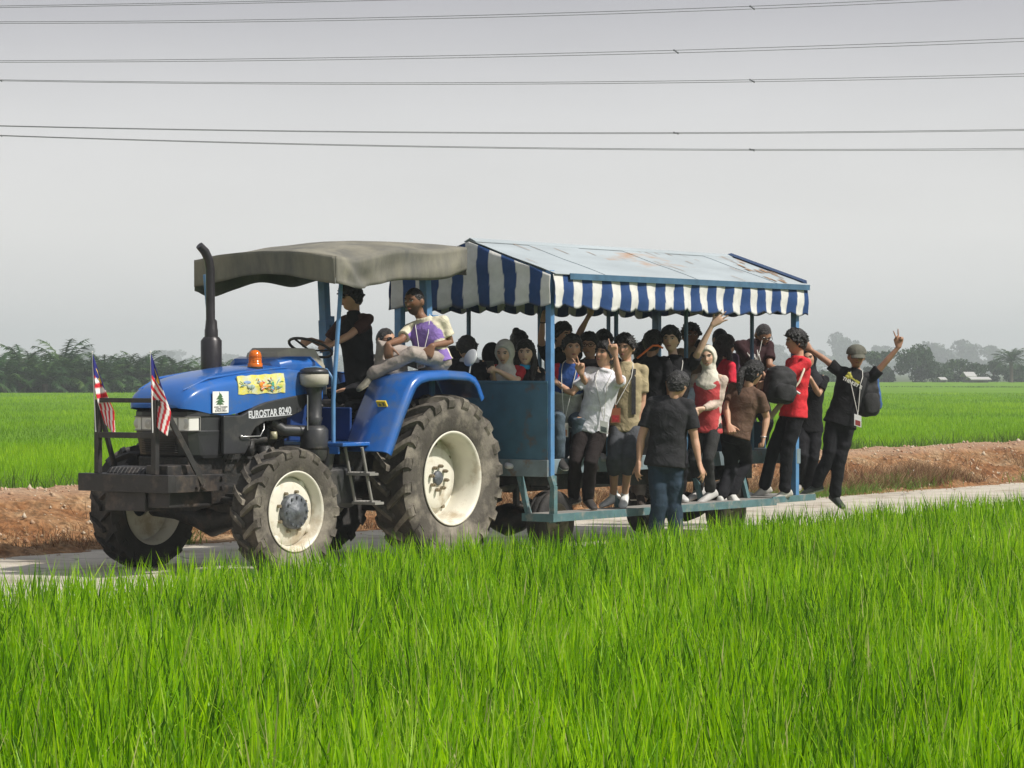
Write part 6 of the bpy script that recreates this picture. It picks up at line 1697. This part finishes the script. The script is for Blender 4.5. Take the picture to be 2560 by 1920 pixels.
# small embroidered words on the waving man's black polo, and a name strip
def stitched(I, body, size, a_, z_, off, m, rot=0.0):
    cu = bpy.data.curves.new("lettering", 'FONT'); cu.body = body; cu.size = size; cu.extrude = .003; cu.align_x = 'CENTER'
    o = bpy.data.objects.new("lettering", cu); COL.objects.link(o); bpy.context.view_layer.update()
    me = bpy.data.meshes.new_from_object(o.evaluated_get(bpy.context.evaluated_depsgraph_get())); bpy.data.objects.remove(o)
    Mk_ = Matrix((I['bl'], I['bf'], I['su'])).transposed().to_4x4()
    me.transform(Matrix.Translation(I['Nk'] + I['bl'] * a_ + I['su'] * z_ + I['bf'] * (.13 + off) - I['base']) @ Mk_ @ Matrix.Rotation(rot, 4, 'Y') @ Matrix(((1, 0, 0, 0), (0, 0, 1, 0), (0, 1, 0, 0), (0, 0, 0, 1))))
    me.materials.append(m); o = bpy.data.objects.new("lettering", me); COL.objects.link(o); o.parent = I['root']
# key print and words on his shirt
def chest(I, a_, z_, off=.0):
    return I['Nk'] + I['bl'] * a_ + I['su'] * z_ + I['bf'] * (.135 + off)
M_KEY = mat("olive_print", (.42, .40, .06), .7); M_WPR = mat("white_print", (.62, .62, .60), .7)
Mk = Matrix((I25['bl'], I25['bf'], I25['su'])).transposed().to_4x4()
def M_at(I, a_, z_, rot, off=0): return Matrix.Translation(chest(I, a_, z_, off) - I['base']) @ Mk @ Matrix.Rotation(rot, 4, 'Y')
k = MB(M_at(I25, -.075, -.075, .32, .008))
for (x, z) in ((-.028, -.018), (-.028, .018), (.0, .0)): k.ball((x, 0, z), (.026, .010, .024), 12)
k.box(.0, .085, -.004, .008, -.008, .008); k.box(.075, .125, -.004, .008, -.012, .016); k.box(.085, .095, -.004, .008, -.03, -.01); k.box(.105, .115, -.004, .008, -.03, -.01)
k.build("key_print", M_KEY, I25['root'])
cu = bpy.data.curves.new("lettering", 'FONT'); cu.body = "THE KEY R"; cu.size = .052; cu.extrude = .004; cu.offset = .0015; cu.align_x = 'CENTER'
o = bpy.data.objects.new("lettering", cu); COL.objects.link(o); bpy.context.view_layer.update()
me = bpy.data.meshes.new_from_object(o.evaluated_get(bpy.context.evaluated_depsgraph_get())); bpy.data.objects.remove(o)
me.transform(M_at(I25, -.035, -.150, .17, .014) @ Matrix(((1, 0, 0, 0), (0, 0, 1, 0), (0, 1, 0, 0), (0, 0, 0, 1))))
me.materials.append(M_WPR); o = bpy.data.objects.new("lettering", me); COL.objects.link(o); o.parent = I25['root']
person("passenger with dark hair and a purple band behind the cream headscarf", (1800, 848), wd(1800, .0), by=-150, hy=-150, sit=1.36, gz=.86, face=False, hair='crop', haircol=(.025, .018, .03), shirt=(.05, .03, .05))
person("short dark-haired passenger just visible behind the boy in beige", (1606, 886), wd(1606, -.2), by=170, hy=170, S=.92, sit=1.2, gz=.86, face=False, hair='short')
person("passenger far inside the wagon between the waving man and the cream headscarf", (1740, 880), wd(1740, -.3), by=0, hy=15, S=.95, sit=1.2, gz=.86, sk='b', hair='short', shirt=(.10, .09, .09))
# ---- bags
def bag(name, label, cat, c, size, m, rot=0, tilt=0, straps=(), m2=None):
    t = empty(name, label, cat, c)
    k = MB(Matrix.Rotation(rot, 4, 'Z') @ Matrix.Rotation(tilt, 4, 'Y'))
    w, dp, h_ = size; X, Y_ = Vector((1, 0, 0)), Vector((0, 1, 0))
    k.loft([ring((0, 0, z * h_), X, Y_, w * a_ / 2, dp * a_ / 2, 20, .65) for z, a_ in ((-.5, .5), (-.48, .8), (-.42, .97), (-.2, 1.04), (.1, 1.0), (.32, .9), (.44, .72), (.5, .4))])
    me = remesh(k, .012, 2); wrinkle(me, .02, 9, c.x * 10)
    me.materials.append(m); me.polygons.foreach_set("use_smooth", [True] * len(me.polygons)); o = bpy.data.objects.new("bag_body", me); COL.objects.link(o); o.parent = t
    k = MB(Matrix.Rotation(rot, 4, 'Z') @ Matrix.Rotation(tilt, 4, 'Y'))
    k.loft([ring((0, -dp * .42, z * h_), X, Y_, w * a_ / 2, dp * .2, 16, .7) for z, a_ in ((-.42, .4), (-.38, .7), (-.1, .74), (.0, .6), (.02, .3))])
    k.build("pocket", m2 or m, t)
    for s_ in straps:
        k = MB(); k.tube([Vector(p) - c for p in s_], .016, 8); k.build("strap", m2 or m, t)
    return t
def strap_on(I, a, z0, z1, bagobj, w=.045):
    # webbing lying on the chest
    R_ = []; F_ = I['F']; b0 = bagobj.location
    for i in range(12):
        t_ = i / 11; z = z0 + (z1 - z0) * t_; tt = -z / (I['Nk'] - I['Pv']).length
        ry = .078 + (.124 - .078) * min(1, tt / .30); rx = .12 + (.175 - .12) * min(1, tt / .18)
        fw = lambda q: (ry * F_ * math.sqrt(max(.05, 1 - (q / (rx * F_)) ** 2)) + .010)
        P_ = lambda q, o_: I['Nk'] + I['su'] * (z - (.035 if i == 0 else 0)) + I['bl'] * q + I['bf'] * (fw(q) * (1 if i > 0 else .35) + o_) - b0
        R_.append([P_(a - w / 2, 0), P_(a - w / 2, .012), P_(a + w / 2, .012), P_(a + w / 2, 0)])
    k = MB(); k.loft(R_, smooth=False); k.build("strap", M_BLKF, bagobj)
M_BLKF = mat("black_fabric", (.018, .018, .02), .85, var=.3, vscale=20, bump=.2); M_BLUF = mat("blue_fabric", (.03, .09, .24), .8, var=.2)
_b = bag("backpack", "black backpack hanging from the shoulder of the capped man", "backpack", at(2168, 985, d25 + .05), (.26, .20, .50), M_BLKF, .3, -.10, m2=M_BLKF)
strap_on(I25, .105, -.0, -.34, _b, .05)
bag("backpack", "blue side panel bag behind the capped man's black backpack", "bag", at(2184, 982, d25 + .12), (.14, .18, .42), M_BLUF, .3, -.10)
bag("shoulder_bag", "bulky black bag carried in front of the man in the red polo shirt", "bag", at(1950, 962, wd(1960, 1.05)), (.34, .30, .40), M_BLKF, .4, .15)
dz = wd(1566, .72)
_b = bag("backpack", "dark grey backpack worn by the boy in the beige T-shirt", "backpack", at(1576, 965, dz + .24), (.30, .16, .42), M_BLKF, 0, 0)
strap_on(I14, .082, .01, -.50, _b, .042)
M_TOTE = mat("pale_blue_cloth", (.36, .42, .50), .8, var=.15, col2=(.12, .16, .22), stain=.5, stain_scale=8)
bag("tote_bag", "pale blue cloth bag held by the woman in the coral vest", "bag", at(1738, 1015, wd(1745, .62)), (.22, .10, .42), M_TOTE, 0, .12)
# sling with buckle and rolled pouch on the red polo
dz = wd(1992, 1.0); t = empty("sling", "cream shoulder sling with a white buckle across the red polo shirt", "sling", at(1990, 960, dz - .3))
b0 = at(1990, 960, dz - .3)
k = MB(); k.tube([at(2010, 905, dz - .10) - b0, at(2010, 925, dz - .24) - b0, at(1998, 955, dz - .32) - b0, at(1958, 1005, dz - .32) - b0], .012, 8); k.build("strap", mat("cream_webbing", (.55, .48, .38), .8), t)
k = MB(); k.tube([at(1980, 972, dz - .335) - b0, at(2000, 985, dz - .335) - b0], .013, 8); k.build("buckle", mat("pale_plastic", (.5, .5, .5), .4), t)
k = MB(); k.tube([at(1956, 1004, dz - .32) - b0, at(1925, 1045, dz - .30) - b0], .030, 10); k.build("pouch", mat("tan_cloth", (.30, .24, .16), .8, var=.3), t)
